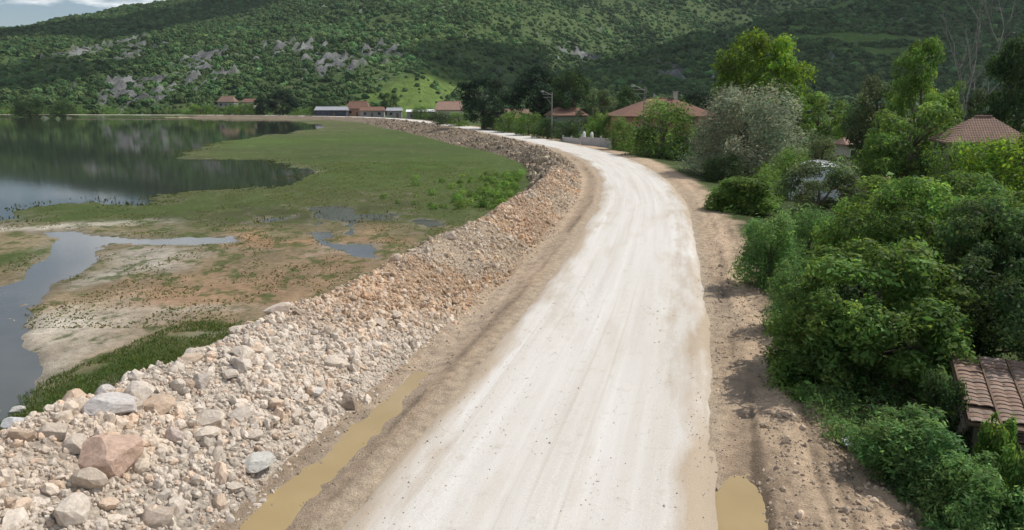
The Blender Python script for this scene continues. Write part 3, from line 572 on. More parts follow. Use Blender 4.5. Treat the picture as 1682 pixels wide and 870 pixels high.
def rock_mesh(name, seed, cuts=12, sub=3):
    """angular block: an icosphere planed off by random cuts, then roughened"""
    rn = np.random.RandomState(seed); bm = bmesh.new(); bmesh.ops.create_icosphere(bm, subdivisions=sub, radius=1.0)
    V = np.array([v.co for v in bm.verts])
    for k in range(cuts):
        q = rn.normal(size=3); q /= np.linalg.norm(q); h = rn.uniform(0.52, 0.86)
        dsts = V @ q; ov = dsts > h; V[ov] -= np.outer(dsts[ov] - h, q)
    V += 0.05 * np.stack([fbm(V[:, 0] * 3 + 9 * i, V[:, 1] * 3 + V[:, 2] * 2.3, seed + i, 3) for i in range(3)], 1)
    for v, c_ in zip(bm.verts, V): v.co = c_
    me = bpy.data.meshes.new(name); bm.to_mesh(me); bm.free(); me.materials.append(STONE); return me
ROCKM = [rock_mesh('rock', 300 + k, 11 + k % 4, 2) for k in range(12)]
BIGM = [rock_mesh('boulder', 400 + k, 13, 4) for k in range(6)]
BOULDERS = [  # px-free world spots: x, y, size x/y/z, turn, tone, label
    ((-6.98, 11.83), (.62, .5, .44), .3, (.54, .385, .30), 'largest orange-red boulder lying on the rock bank'),
    ((-7.65, 13.02), (.52, .36, .3), .5, (.58, .54, .51), 'long grey-white boulder near the crest, behind the orange-red boulder'),
    ((-7.98, 11.83), (.3, .28, .26), 1.1, (.52, .44, .36), 'rounded tan boulder left of the orange-red boulder'),
    ((-7.59, 11.75), (.25, .24, .22), 2.0, (.57, .49, .41), 'smaller pale boulder touching the left end of the orange-red boulder'),
    ((-8.19, 13.92), (.25, .22, .2), .2, (.54, .5, .46), 'grey boulder on the crest above the long grey-white boulder'),
    ((-6.54, 13.02), (.29, .2, .19), -.4, (.6, .5, .44), 'rounded pinkish boulder mid-bank, right of the long grey-white boulder'),
    ((-8.81, 12.19), (.36, .2, .15), .1, (.62, .61, .60), 'flat bright white slab at the left end of the rock bank'),
    ((-5.05, 13.32), (.36, .42, .2), .9, (.57, .55, .50), 'pale cream block half buried low in the rock bank slope'),
    ((-4.72, 16.47), (.26, .36, .16), .5, (.62, .58, .53), 'bright white slab standing out high on the bank'),
    ((-3.97, 16.61), (.3, .26, .24), -.3, (.36, .29, .23), 'brown-grey boulder beside the bright white slab on the slope'),
    ((-6, 11.19), (.32, .28, .26), .7, (.46, .38, .31), 'wedge-shaped boulder near the bottom edge of the picture'),
    ((-2.82, 32.36), (.34, .26, .24), .1, (.47, .38, .31), 'lone pale boulder on the crest where the bank curves'),
    ((-6.77, 15.03), (.22, .2, .24), .2, (.50, .44, .38), 'upright pale stone on the crest beside the green grass strip')]
def put_rock(o, x, y, sx, sy, sz_, rz, tone, sink=0.25):
    o.location = (x, y, gz(x, y) + sz_ * (1 - 2 * sink) * 0.75); o.scale = (sx, sy, sz_); o.rotation_euler = (rn_.uniform(-.2, .2), rn_.uniform(-.2, .2), rz); o.color = (*tone, 1)
rn_ = random.Random(8); taken = []
for k, ((x, y), (a_, b_, c_), rz, tn, lab) in enumerate(BOULDERS):
    o = link('boulder', BIGM[k % 6]); put_rock(o, x, y, a_, b_, c_, rz, tn, 0.33); tag(o, lab, 'boulder'); taken.append((x, y, a_))
x, y = (-13.52, 18.69); o = link('boulder', BIGM[3]); put_rock(o, x, y, .26, .17, .1, .2, (.58, .55, .5), 0.2); tag(o, 'single pale stone lying alone in the green grass strip', 'boulder')
# picked-apart stones of the bank
cand = []
for k in range(2600):
    u = rn_.random(); s_ = 13.5 + 62 * u ** 1.9; cyk = float(np.interp(s_, ARC, LINE[:, 1])); td, cd = float(toe_d(cyk)), float(crest_d(cyk))
    q = rn_.random() ** 0.8; d_ = td - 0.3 + (cd - 0.8 - td + 0.3) * q
    near = max(0.0, 1 - (cyk - 10) / 14); r_ = 0.072 * math.exp(rn_.gauss(0.22 + 0.85 * near * (0.4 + 0.6 * q), 0.42))
    r_ = min(r_, 0.36) if cyk < 22 else min(r_, 0.26)
    x, y = at_road(s_, d_); cand.append((r_ / math.hypot(float(x), float(y)) , r_, float(x), float(y), cyk, s_, d_))
cand.sort(reverse=True); cnt = 0
for _, r_, x, y, cyk, s_, d_ in cand:
    if cnt >= 298: break
    if any((x - a_) ** 2 + (y - b_) ** 2 < (0.8 * (r_ + c_)) ** 2 for a_, b_, c_ in taken): continue
    taken.append((x, y, r_)); cnt += 1
    tn = bank_tone(np.array([s_]), np.array([d_]), np.array([cyk]))[0]; q = rn_.random()
    tn = tn * rn_.uniform(0.85, 1.2); tn = tn * np.array((1, .91, .84)) if q < 0.2 else (tn * 0.5 + 0.5 * np.array((.64, .57, .50)) if q > 0.6 else tn)
    o = link('rock', ROCKM[rn_.randrange(12)], bank)
    put_rock(o, x, y, r_ * rn_.uniform(.95, 1.45), r_ * rn_.uniform(.8, 1.1), r_ * rn_.uniform(.6, .95), rn_.uniform(0, 6.28), tn * min(1, .68 / tn.max()), 0.3)

# ---------------------------------------------------------------- trees and shrubs
PAL = {'dark': (.055, .095, .024), 'mid': (.115, .195, .036), 'fresh': (.13, .22, .038), 'bright': (.14, .235, .03), 'silver': (.215, .25, .115), 'olive': (.105, .14, .045), 'grass': (.13, .235, .055), 'deep': (.030, .054, .02)}
def leaves(clumps, n, size, pal, seed, up=0.35, droop=0.0, aspect=0.5):
    """many leaf-sized faces spread through clumps (x, y, z, rx, ry, rz)"""
    g = np.random.RandomState(seed); C = np.asarray(clumps, float); wgt = (C[:, 3] * C[:, 4] + C[:, 5] * C[:, 3]); k = g.choice(len(C), n, p=wgt / wgt.sum())
    U = g.normal(size=(n, 3)); U[:, 2] += 0.25; U /= np.linalg.norm(U, axis=1)[:, None]
    rad = (0.5 + 0.5 * g.uniform(0, 1, n) ** 0.7) * (1 + 0.12 * g.normal(size=n))
    P = C[k, :3] + U * C[k, 3:6] * rad[:, None]
    N = U * 0.75 + g.normal(size=(n, 3)) * 0.5 + np.array((0, 0, up)); N /= np.linalg.norm(N, axis=1)[:, None]
    T_ = g.normal(size=(n, 3)); T_[:, 2] -= droop * 2; T_ -= N * (T_ * N).sum(1)[:, None]; T_ /= np.linalg.norm(T_, axis=1)[:, None] + 1e-9
    B = np.cross(N, T_); L = size * g.lognormal(0, 0.28, n)[:, None]; W = L * aspect
    V = np.stack([P - T_ * L * 0.5, P + B * W * 0.5 + N * W * 0.12, P + T_ * L * 0.55 - N * L * 0.08, P - B * W * 0.5 + N * W * 0.12], 1).reshape(-1, 3)
    base = np.array(PAL[pal]) * np.array((.94, 1.0, 1.45)); ct = g.lognormal(0, 0.26, len(C)); lt = ct[k] * g.lognormal(0, 0.24, n)
    c = base[None] * lt[:, None]; c[:, 0] *= g.uniform(0.85, 1.25, n) * (0.9 + 0.25 * g.uniform(0, 1, len(C)))[k]
    F = np.arange(n * 4, dtype=np.int32).reshape(-1, 4)
    return V, F, np.repeat(np.clip(c, 0.005, 0.5), 4, 0)
def crown_clumps(shape, seed, n):
    """clumps in a unit tree: z 0..1, about 1 wide"""
    g = random.Random(seed); C = []
    for k in range(n):
        a = g.uniform(0, 6.283)
        if shape == 'round':
            zz = g.uniform(0.16, 0.93); q = math.sin(math.pi * min(1, (zz - 0.04) / 0.98)) ** 0.6 * 0.42 * (0.35 + 0.65 * g.random() ** 0.5); r = g.uniform(0.08, 0.145)
        elif shape == 'tall':
            zz = g.uniform(0.08, 0.96); q = (0.42 * (1 - zz) ** 0.6 + 0.05) * (0.3 + 0.7 * g.random() ** 0.5); r = g.uniform(0.08, 0.13) * (1.15 - 0.5 * zz)
        elif shape == 'shrub':
            zz = g.uniform(0.0, 0.82); q = math.cos(zz * 1.35) ** 0.7 * 0.42 * g.random() ** 0.4; r = g.uniform(0.10, 0.16)
        elif shape == 'vase':
            zz = g.uniform(0.2, 0.92); q = (0.15 + 0.3 * zz) * (0.3 + 0.7 * g.random() ** 0.5); r = g.uniform(0.07, 0.125)
            zz += g.gauss(0, 0.03)
        lob = 0.78 + 0.5 * float(vnoise(a * 1.1 + seed, zz * 3.5, seed)); q *= lob
        if g.random() < 0.16: q *= 1.22; zz = min(1.0, zz * 1.07); r *= 0.6
        C.append((math.cos(a) * q, math.sin(a) * q, zz, r * g.uniform(.8, 1.3), r * g.uniform(.8, 1.3), r * g.uniform(.6, 1.0) * (1.7 if shape == 'shrub' else 1.0)))
    return C
def trunk_mb(C, seed, r0=0.03, limbs=7, zt=0.75):
    g = random.Random(seed); mb = MB(); bx, by = g.uniform(-.03, .03), g.uniform(-.03, .03)
    pts = [(0, 0, -0.03), (bx * 0.6, by * 0.6, 0.14), (bx, by, 0.3), (bx * 1.6, by * 0.4, zt * 0.75), (bx * 1.2, by * 1.5, zt)]
    mb.tube(pts, [r0 * 1.25, r0, r0 * 0.85, r0 * 0.5, r0 * 0.15], 8)
    for c in g.sample(C, min(limbs, len(C))):
        z0 = max(0.1, min(0.5, c[2] * 0.5)); f = z0 / zt
        m_ = (c[0] * 0.45 + bx, c[1] * 0.45 + by, z0 + (c[2] - z0) * 0.6)
        mb.tube([(bx * f, by * f, z0), m_, (c[0], c[1], c[2])], [r0 * 0.5, r0 * 0.32, r0 * 0.08], 6)
    return mb
def tree_mesh(shape, seed, pal, nl, leaf, ncl=60, aspect=0.5, droop=0.0, r0=0.03, limbs=7):
    """meshes for a tree one unit high and about one unit wide"""
    C = crown_clumps(shape, seed, ncl); V, F, c = leaves(C, nl, leaf, pal, seed + 1, droop=droop, aspect=aspect)
    V[:, 2] = np.maximum(V[:, 2], 0.0)
    return np_mesh('crown', V, F, LEAF, c, 'tint', True), trunk_mb(C, seed + 2, r0, limbs).mesh('trunk', BARK, True)
PROTO = {}
def proto(shape, pal, v):
    k = (shape, pal, v)
    if k not in PROTO: PROTO[k] = tree_mesh(shape, 700 + 31 * v + hash_s(shape + pal), pal, 9000 if shape != 'shrub' else 7000, 0.034, 55)
    return PROTO[k]
def hash_s(t): return sum(ord(ch) * (i + 1) for i, ch in enumerate(t)) % 997
def plant(name, label, cat, x, y, ztop, width, meshes, rz=0.0, group=None, z0=None, deep=1.0):
    zb = (gz(x, y) if math.hypot(x, y) < 380 else float(hill_z(x, y)) - 1.4) - 0.05 if z0 is None else z0
    o = empty(name, (x, y, zb)); h = max(0.5, ztop - zb)
    for nm, me in (('crown', meshes[0]), ('trunk', meshes[1])):
        c = link(nm, me, o); c.scale = (width, width * deep, h); c.rotation_euler = (0, 0, rz)
    return tag(o, label, cat, group)
def unique(shape, seed, pal, nl, leaf, size, **kw):     # leaf length in metres for a plant of this size
    return tree_mesh(shape, seed, pal, nl, leaf / size, **kw)
plant('tree', 'added dark leafy tree cut by the right edge, placed to shade the tiled shed', 'tree', 13.7, 17.5, 3.87, 4.57, unique('round', 22, 'dark', 16000, .11, 4.5, ncl=70), .5)  # extra tree, added so that its crown shades the shed roof
plant('bush', 'dark green bush hiding the left wall of the tiled shed', 'bush', 9.14, 14.6, 1.74, 1.18, unique('shrub', 21, 'dark', 8000, .08, 1.6, ncl=40), .5)
# near trees and bushes at the right of the road: x, y, top, width
plant('tree', 'large leafy tree in the middle of the right-hand thicket', 'tree', 14.24, 24.5, 4.6, 5.43, unique('round', 1, 'mid', 30000, .13, 5.3, ncl=95), .3)
plant('tree', 'leafy tree overhanging the dirt shoulder, its pale forked trunk showing below', 'tree', 9.63, 18.8, 3.55, 4.75, unique('round', 2, 'mid', 24000, .12, 4, ncl=80, r0=.025), 1.3)
plant('tree', 'dark leafy tree at the right edge above the tiled shed roof', 'tree', 13.88, 20.5, 4.44, 4.06, unique('round', 3, 'dark', 24000, .12, 4.5, ncl=80), 2.1)
plant('tree', 'feathery olive-green tree standing in front of the white plastic tunnel', 'tree', 17.68, 42, 3.85, 4.94, unique('round', 4, 'olive', 16000, .13, 4.5, ncl=60), .7)
plant('tree', 'broad green tree behind the thicket, right of the brown brushwood heap', 'tree', 18.33, 34, 3.75, 6.3, unique('round', 5, 'fresh', 18000, .15, 5.5, ncl=70), 2.6)
plant('tree', 'rounded green tree behind the thicket near the right edge', 'tree', 19.84, 31, 4.21, 5.74, unique('round', 6, 'mid', 18000, .14, 5, ncl=70), .2)
plant('bush', 'soft green bush at the road edge, farthest of the roadside thicket', 'bush', 10.31, 28.5, 2.98, 2.86, unique('shrub', 7, 'grass', 13000, .11, 2.8, ncl=50, aspect=.3), .2)
plant('bush', 'tall fresh green bush in the middle of the roadside thicket', 'bush', 9.22, 22.5, 2.34, 2.53, unique('shrub', 8, 'grass', 13000, .11, 2.6, ncl=50, aspect=.3), 1.9)
plant('bush', 'low green bush shading the dirt shoulder in front of the thicket', 'bush', 8, 18.2, 2.06, 2.72, unique('shrub', 9, 'mid', 13000, .10, 2.4, ncl=50), .9)
plant('bush', 'fresh green bush filling the gap below the feathery olive-green tree', 'bush', 13.66, 33, 2.53, 3.36, unique('shrub', 23, 'grass', 11000, .12, 3, ncl=60, aspect=.3), 2.2)
plant('bush', 'tall light green bush between the feathery tree and the large thicket tree', 'bush', 13.67, 29, 3.49, 3.21, unique('shrub', 24, 'fresh', 12000, .12, 3.2, ncl=60), 1.2)
plant('bush', 'dark bush under the trees, behind the shaded shoulder', 'bush', 10.88, 22, 2.16, 2.86, unique('shrub', 10, 'dark', 11000, .11, 2.8, ncl=45), 2.9)
plant('bush', 'bright green weedy bush below the tiled shed, lower right corner', 'bush', 7.88, 13.4, 1.33, 2.31, unique('shrub', 11, 'grass', 13000, .085, 1.7, ncl=55, aspect=.32), .5)
plant('bush', 'green leafy bush at the bottom right corner of the picture', 'bush', 8.22, 11.8, 1.15, 1.85, unique('shrub', 12, 'grass', 10000, .08, 1.6, ncl=45, aspect=.35), 1.5)
plant('bush', 'small green bush growing between the two tiled roofs', 'bush', 9.53, 13.2, 1.42, 0.83, unique('shrub', 13, 'fresh', 4000, .07, 1, ncl=25), .5)
plant('bush', 'green bush in front of the lower tiled roof at the right edge', 'bush', 9.1, 11.9, 1.44, 0.97, unique('shrub', 15, 'fresh', 5000, .08, 1.2, ncl=30), .5)
plant('bush', 'round light green bush alone beside the road bend', 'bush', 15.99, 50, 2.22, 4.68, unique('shrub', 14, 'fresh', 18000, .15, 3.4, ncl=110), .5)
plant('tree', 'big silvery grey-green willow-like tree beside the road', 'tree', 24.24, 76, 9.18, 13.32, unique('shrub', 16, 'silver', 30000, .24, 10, ncl=120, aspect=.35), .5, z0=-.4)
plant('tree', 'tall bright green tree rising behind the silvery tree', 'tree', 36.05, 108, 16.52, 13.96, unique('round', 17, 'bright', 26000, .40, 14, ncl=110), .5)
plant('tree', 'tall pointed bright green tree left of the bare tree', 'tree', 39.13, 72, 12.86, 8.78, unique('tall', 18, 'fresh', 24000, .28, 12, ncl=110), .5)
plant('tree', 'olive-green rounded tree left of the tall pointed tree', 'tree', 39.45, 80, 9.53, 7.84, unique('round', 19, 'olive', 13000, .28, 9, ncl=60), 1.5)
plant('tree', 'large dark tree at the upper right edge', 'tree', 50.08, 74, 13.36, 8.99, unique('round', 20, 'dark', 17000, .30, 11, ncl=70), .4)
MID = [  # name, label, x, y, top, width, shape, palette, variant
    ('bush', 'dense green bush right behind the near utility pole', 20.93, 102, 7.93, 9.34, 'shrub', 'mid', 0),
    ('bush', 'low dark bush at the foot of the near utility pole', 18.79, 104, 4.3, 3.93, 'shrub', 'dark', 0),
    ('bush', 'bush between the concrete wall and the near utility pole', 17.02, 114, 5.11, 4.87, 'shrub', 'mid', 1),
    ('bush', 'yellow-green bush below the right end of the big red roof', 28.27, 112, 4.43, 4.6, 'shrub', 'bright', 1),
    ('bush', 'grey-green shrub in the garden behind the concrete wall', 15.84, 135, 5.38, 4.86, 'shrub', 'fresh', 0),
    ('bush', 'dark green shrub left of the concrete wall', 10.58, 138, 4.45, 5.2, 'shrub', 'dark', 1),
    ('bush', 'green roadside shrub under the middle utility pole', 7.02, 146, 4.88, 5.74, 'shrub', 'dark', 0),
    ('bush', 'roadside shrub between the middle and far utility poles, nearer one', 3.48, 158, 5.06, 6.46, 'shrub', 'mid', 1),
    ('bush', 'roadside shrub between the middle and far utility poles, farther one', -0.7, 172, 5.15, 6.75, 'shrub', 'mid', 1),
    ('bush', 'roadside shrub under the far utility pole', -5, 186, 4.39, 6.08, 'shrub', 'dark', 0),
    ('tree', 'tall dark tree by the road beside the far utility pole', -7.59, 192, 13.39, 13.11, 'round', 'deep', 0),
    ('tree', 'broad dark tree behind the middle utility pole', 7.11, 188, 15.32, 15.86, 'round', 'deep', 1),
    ('tree', 'dark tree right of the broad dark tree', 14.76, 178, 14.05, 10.12, 'round', 'dark', 0),
    ('tree', 'light olive tree left of the big red roof', 19.24, 165, 9.68, 7.78, 'round', 'olive', 1),
    ('tree', 'dark tree behind the left half of the big red roof', 29.76, 185, 11.14, 9.02, 'round', 'dark', 1),
    ('tree', 'dark tree behind the chimney of the big red roof', 47.53, 190, 10.05, 10.2, 'round', 'deep', 0),
    ('tree', 'dark tree just left of the tall bright green tree', 40.15, 140, 8.86, 6.85, 'round', 'dark', 0),
    ('tree', 'dark green tree right of the silvery tree', 44.73, 108, 8.31, 7.58, 'round', 'mid', 1),
    ('tree', 'small fresh green tree between the silvery tree and the olive tree', 45.63, 100, 6.64, 4.91, 'round', 'fresh', 0),
    ('bush', 'bush at the right foot of the silvery tree', 23.22, 62, 3.57, 4.12, 'shrub', 'mid', 1),
    ('bush', 'dark bush in front of the silvery tree', 20.14, 70, 2.64, 4.06, 'shrub', 'dark', 0),
    ('bush', 'green bush left of the white plastic tunnel', 20.51, 58, 2.19, 2.41, 'shrub', 'fresh', 0),
    ('bush', 'yellowish green shrub above the white plastic tunnel', 30.17, 72, 4.15, 4.16, 'shrub', 'olive', 1),
    ('tree', 'broad green tree in front of the pointed tree', 35.36, 66, 6.94, 7.6, 'round', 'mid', 1),
    ('bush', 'bright green bush below the brown roof at the right', 30.41, 46, 5.47, 5.72, 'shrub', 'bright', 0),
    ('bush', 'green bush below the pointed tree, right of the brushwood heap', 29.99, 50, 4.92, 3.73, 'shrub', 'mid', 0),
    ('tree', 'dark tree behind the brown roof at the right edge', 63.49, 100, 8.54, 4.9, 'round', 'dark', 1),
    ('bush', 'dark shrub beside the brown roof at the right edge', 40.29, 58, 5.3, 2.38, 'shrub', 'dark', 1),
    ('tree', 'olive tree between the white metal roofs and the red-brown roof', -36.84, 300, 5.53, 8.31, 'shrub', 'mid', 0),
    ('bush', 'round bush by the road before the white metal roofs', -22.49, 232, 4.43, 9.09, 'shrub', 'dark', 1),
    ('bush', 'long low bush by the road before the red-brown roof', -15.07, 215, 4.29, 7.72, 'shrub', 'mid', 0),
    ('tree', 'dark tree clump on the far shore right of the small far houses', -117.86, 385, 12.37, 16.27, 'round', 'deep', 1),
    ('tree', 'small dark tree on the far shore beside the dark tree clump', -130.09, 390, 8.74, 9.52, 'round', 'deep', 0),
    ('bush', 'green shrub on the far shore below the small far houses', -140.65, 388, 6.28, 18.95, 'shrub', 'mid', 1),
    ('bush', 'low shrub on the far shore left of the small far houses', -162.03, 390, 5.65, 15.87, 'shrub', 'mid', 0),
    ('tree', 'round dark tree at the far left of the lake shore', -253.06, 392, 9.99, 17.22, 'shrub', 'dark', 0),
    ('tree', 'rounded dark tree on the far lake shore, second from the left', -236.35, 393, 8.76, 12.15, 'shrub', 'dark', 1),
    ('tree', 'dark tree behind the low grey roof on the far shore', -99.66, 395, 9.39, 12.84, 'shrub', 'dark', 0),
    ('tree', 'dark tree behind the far red roof', -65.16, 400, 11.31, 11.04, 'round', 'dark', 1),
]
for k, (nm, lab, x, y, zt, wd, shp, pal, v) in enumerate(MID):
    plant(nm, lab, nm, x, y, zt, wd * 1.12, proto(shp, pal, v), k * 1.7, 'village and shore trees' if nm == 'tree' else 'village and shore bushes')
# hedge-like green cover behind the road and along the far shore, nobody could count it
g = np.random.RandomState(77); C = []
for k in range(420):
    x = g.uniform(14, 95); y = g.uniform(95, 250)
    if float(road_sd([x], [y])[0][0]) < 9: continue
    r = g.uniform(1.0, 2.6); C.append((x, y, -0.3 + r * 0.5, r, r, r * g.uniform(.7, 1.2)))
for k in range(150):
    x = g.uniform(-330, -60); y = 392 + g.uniform(0, 22); r = g.uniform(1.5, 3.5); C.append((x, y, -0.5 + r * .5, r * 1.3, r, r))
for k in range(170):
    x = g.uniform(20, 62); y = g.uniform(42, 95)
    if float(road_sd([x], [y])[0][0]) < 11: continue
    r = g.uniform(0.7, 1.7); C.append((x, y, -0.4 + r * .5, r, r, r * .9))
V, F, c = leaves(C, 52000, 0.42, 'mid', 78)
tag(link('undergrowth', np_mesh('undergrowth', V, F, LEAF, c, 'tint')), 'green garden undergrowth between the village trees', 'undergrowth', kind='stuff')
# weeds under the roadside thicket
C = []
for k in range(520):
    y = 9.5 + 30 * g.random() ** 1.3; dv = np.interp(y, [9, 13, 15, 20, 32, 40], [8.0, 6.9, 5.9, 5.6, 6.0, 6.6]) + g.exponential(1.6)
    x = float(np.interp(y, LINE[:, 1], LINE[:, 0])) + dv; r = g.uniform(0.18, 0.5)
    C.append((x, y, gz(x, y) + r * 0.45, r, r, r * 0.9))
V, F, c = leaves(C, 46000, 0.10, 'grass', 79, up=.1, aspect=.28)
tag(link('weeds', np_mesh('weeds', V, F, LEAF, c, 'tint')), 'leafy green weeds along the foot of the roadside thicket', 'weeds', kind='stuff')
# grass blades on the lake side
def blades(name, label, X, Y, h, w, base, seed):
    g = np.random.RandomState(seed); n = len(X); Z = np.maximum(surf_z(X, Y), WATER - 0.02); a = g.uniform(0, 6.283, n); H_ = h * g.lognormal(0, .3, n); W_ = w * g.uniform(.7, 1.3, n)
    lean = g.normal(0, .45, (n, 2)) * H_[:, None]
    dx, dy = np.cos(a) * W_, np.sin(a) * W_
    V = np.stack([np.stack([X - dx, Y - dy, Z - .01], 1), np.stack([X + dx, Y + dy, Z - .01], 1), np.stack([X + lean[:, 0], Y + lean[:, 1], Z + H_], 1)], 1).reshape(-1, 3)
    c = np.array(base)[None] * g.lognormal(0, .25, n)[:, None]; c[:, 0] *= g.uniform(.8, 1.4, n)
    tag(link(name, np_mesh(name, V, np.arange(n * 3).reshape(-1, 3), LEAF, np.repeat(c, 3, 0), 'tint')), label, 'grass', kind='stuff')
n = 42000; s_ = 12 + 26 * g.uniform(0, 1, n); d_ = -11.0 - g.uniform(0, 5.2, n); X, Y = at_road(s_ + 16, d_); zz, dd, ss, cc, ww = ground_z(X, Y, True)
ok = (ww < -0.3) & (cc < 25) & (fbm(X / 1.2, Y / 1.2, 161, 3) > -0.35)
blades('grass_strip', 'green grass strip between the rock bank and the mud flat', X[ok], Y[ok], .085, .018, (.085, .135, .036), 3)
n = 60000; X = g.uniform(-45, -2, n); Y = 26 + 75 * g.uniform(0, 1, n) ** 1.3; zz, dd, ss, cc, ww = ground_z(X, Y, True)
ok = (ww < -0.35) & (dd < -11.8) & (fbm(X / 1.6, Y / 2.4, 163, 4) > 0.12 - 0.3 * sstep(48, 70, Y))
blades('marsh_grass', 'patchy short grass growing on the mud flat and lake margin', X[ok], Y[ok], .05, .06, (.13, .15, .055), 4)
n = 40000; X = g.uniform(-60, -8, n); Y = 50 + 110 * g.uniform(0, 1, n) ** 1.2; zz, dd, ss, cc, ww = ground_z(X, Y, True)
ok = (np.abs(ww + g.normal(0, .3, n)) < 0.4) & (dd < -12) & (fbm(X / 2.5, Y / 3.5, 165, 3) > -0.1)
blades('shore_grass', 'short grass standing in the shallow water along the lake edge', X[ok], Y[ok], .13, .07, (.08, .10, .03), 6)
C = []
for k in range(170):
    y = g.uniform(56, 84); x = float(np.interp(y, LINE[:, 1], LINE[:, 0])) - 11.0 - g.exponential(2.4); r = g.uniform(.2, .5)
    C.append((x, y, gz(x, y) + r * .4, r, r, r * .8))
V, F, c = leaves(C, 15000, 0.18, 'fresh', 81, aspect=.3)
tag(link('reeds', np_mesh('reeds', V, F, LEAF, c, 'tint')), 'bright green leafy marsh plants at the lake-side foot of the bank', 'marsh plants', kind='stuff')

# ---------------------------------------------------------------- bare tree
def bare_tree(x, y, zt, seed):
    zb = gz(x, y); h = zt - zb; o = empty('bare_tree', (x, y, zb)); g = random.Random(seed)
    tag(o, 'leafless grey tree with thin upright branches, upper right', 'tree')
    MB().tube([(0, 0, -.1), (.1, 0, h * .2), (.15, .1, h * .38)], [.26, .2, .17], 9).build('trunk', BARK_PALE, o, True)
    def grow(mb, p, dvec, L, r, dep):
        pts = [p]; q = Vector(p); dv = Vector(dvec)
        for k in range(5):
            dv = (dv + Vector((g.gauss(0, .13), g.gauss(0, .13), .07))).normalized(); q = q + dv * L / 5; pts.append(tuple(q))
        mb.tube(pts, [r * (1 - .15 * k) for k in range(6)], 5)
        if dep:
            for k in range(5 if dep > 1 else 6):
                i = g.randrange(1, 6); b = dv + Vector((g.gauss(0, .6), g.gauss(0, .6), g.uniform(0, .5)))
                grow(mb, pts[i], b.normalized(), L * g.uniform(.4, .62), r * .42, dep - 1)
    for k, (vx, vy, vz, f) in enumerate(((-.55, .1, 1, .38), (.1, .3, 1, .66), (.35, -.2, 1, .6), (-.2, -.3, 1, .5), (.75, .2, .8, .34))):
        mb = MB(); grow(mb, (.15, .1, h * .36), Vector((vx, vy, vz)).normalized(), h * f, .11, 2); mb.build('limb', BARK_PALE, o, True)
bare_tree((53.3, 4.74)[0], 88, (52.96, 16.53)[1], 5)

# ---------------------------------------------------------------- utility poles
CONC = simple('pole_concrete', (.25, .245, .23), .9, 5, .2, .3, .01); STEEL = simple('galvanised_steel', (.30, .31, .32), .6, 8, .15, metal=.6); WHITE = simple('white_paint', (.78, .78, .76), .6, 5, .08)
PORC = simple('brown_porcelain', (.2, .1, .06), .3, 5, .1); GLASSY = simple('lamp_cover', (.82, .84, .86), .25, 4, .05)
def pole(x, y, zt, label, ladder):
    zb = gz(x, y) - .1; h = zt - zb; o = empty('utility_pole', (x, y, zb)); tag(o, label, 'utility pole', 'utility poles along the road')
    mb = MB()
    if ladder:
        for sx in (-1, 1): mb.tube([(sx * .2, 0, 0), (sx * .11, 0, h)], [.09, .06], 6)
        mb.build('pole', CONC, o)
        for k in range(12):
            zz = .6 + k * (h - 1) / 11.5; MB().box((0, 0, zz), (.40 - .2 * zz / h, .1, .16)).build('rung', CONC, o)
    else: mb.tube([(0, 0, 0), (0, 0, h)], [.17, .10], 8).build('pole', CONC, o)
    for zz, L in ((h - .35, 1.9), (h - .95, 1.7)):
        a = MB().box((-L * .45, .13, zz), (L, .09, .10)).build('crossarm', STEEL, o)
        for k in range(3): MB().tube([(-L * .9 + k * L * .42, .13, zz + .05), (-L * .9 + k * L * .42, .13, zz + .2), (-L * .9 + k * L * .42, .13, zz + .26)], [.05, .06, .03], 7).build('insulator', PORC, a)
    MB().tube([(0, .1, h - 2.4), (-1.1, .12, h - 1.0)], .025, 5).build('brace', STEEL, o)
    MB().tube([(0, -.1, h - .6), (-.9, -.3, h - .1), (-1.7, -.5, h + .15)], .028, 6).build('lamp_arm', STEEL, o)
    lm = MB().tube([(-1.55, -.46, h + .13), (-1.85, -.54, h + .2), (-2.25, -.66, h + .24)], [.05, .11, .05], 8).build('lamp_head', STEEL, o, True)
    MB().box((-1.9, -.55, h + .06), (.4, .16, .05), .3).build('lamp_cover', GLASSY, lm)
x_, y_ = (19.41, 109.49); pole(x_, y_, (18.61, 9.14)[1], 'nearest utility pole with ladder-like concrete shaft and street lamp', True)
x_, y_ = (7.7, 144.23); pole(x_, y_, (7.37, 8.75)[1], 'middle utility pole with two crossarms and street lamp, before dark trees', False)
x_, y_ = (-5.57, 188.89); pole(x_, y_, (-5.37, 8.51)[1], 'farthest of the three utility poles, beside the tall dark tree', False)

# ---------------------------------------------------------------- houses
def roof_mat(name, col_):
    m, nt, out = material(name)
    uvn = nd(nt, 'ShaderNodeTexCoord').outputs['Object']; n1 = noise(nt, 1.1, 6, .65); n2 = noise(nt, 9, 3, .6)
    wv = nd(nt, 'ShaderNodeTexWave', Scale=2.4, Vector=uvn, _bands_direction='Z'); wx = nd(nt, 'ShaderNodeTexWave', Scale=1.6, Vector=uvn, _bands_direction='X')
    c = mixc(nt, n1, tuple(v * .6 for v in col_), tuple(min(1, v * 1.35) for v in col_)); c = mixc(nt, .7, c, ramp(nt, n2, [(.3, .6), (.7, 1.25)]), 'MULTIPLY')
    finish(nt, out, c, .9, nd(nt, 'ShaderNodeMath', _operation='ADD', i0=wv.outputs['Fac'], i1=wx.outputs['Fac']).outputs[0], .5, .06, .2); return m
TILE_RED = roof_mat('roof_tiles_red', (.23, .13, .095)); TILE_BROWN = roof_mat('roof_tiles_brown', (.25, .165, .125)); TILE_PALE = roof_mat('roof_tiles_faded', (.34, .22, .17)); METAL_ROOF = roof_mat('roof_sheet_grey', (.38, .39, .42)); WHITE_ROOF = simple('roof_sheet_white', (.80, .81, .80), .5, 3, .06)
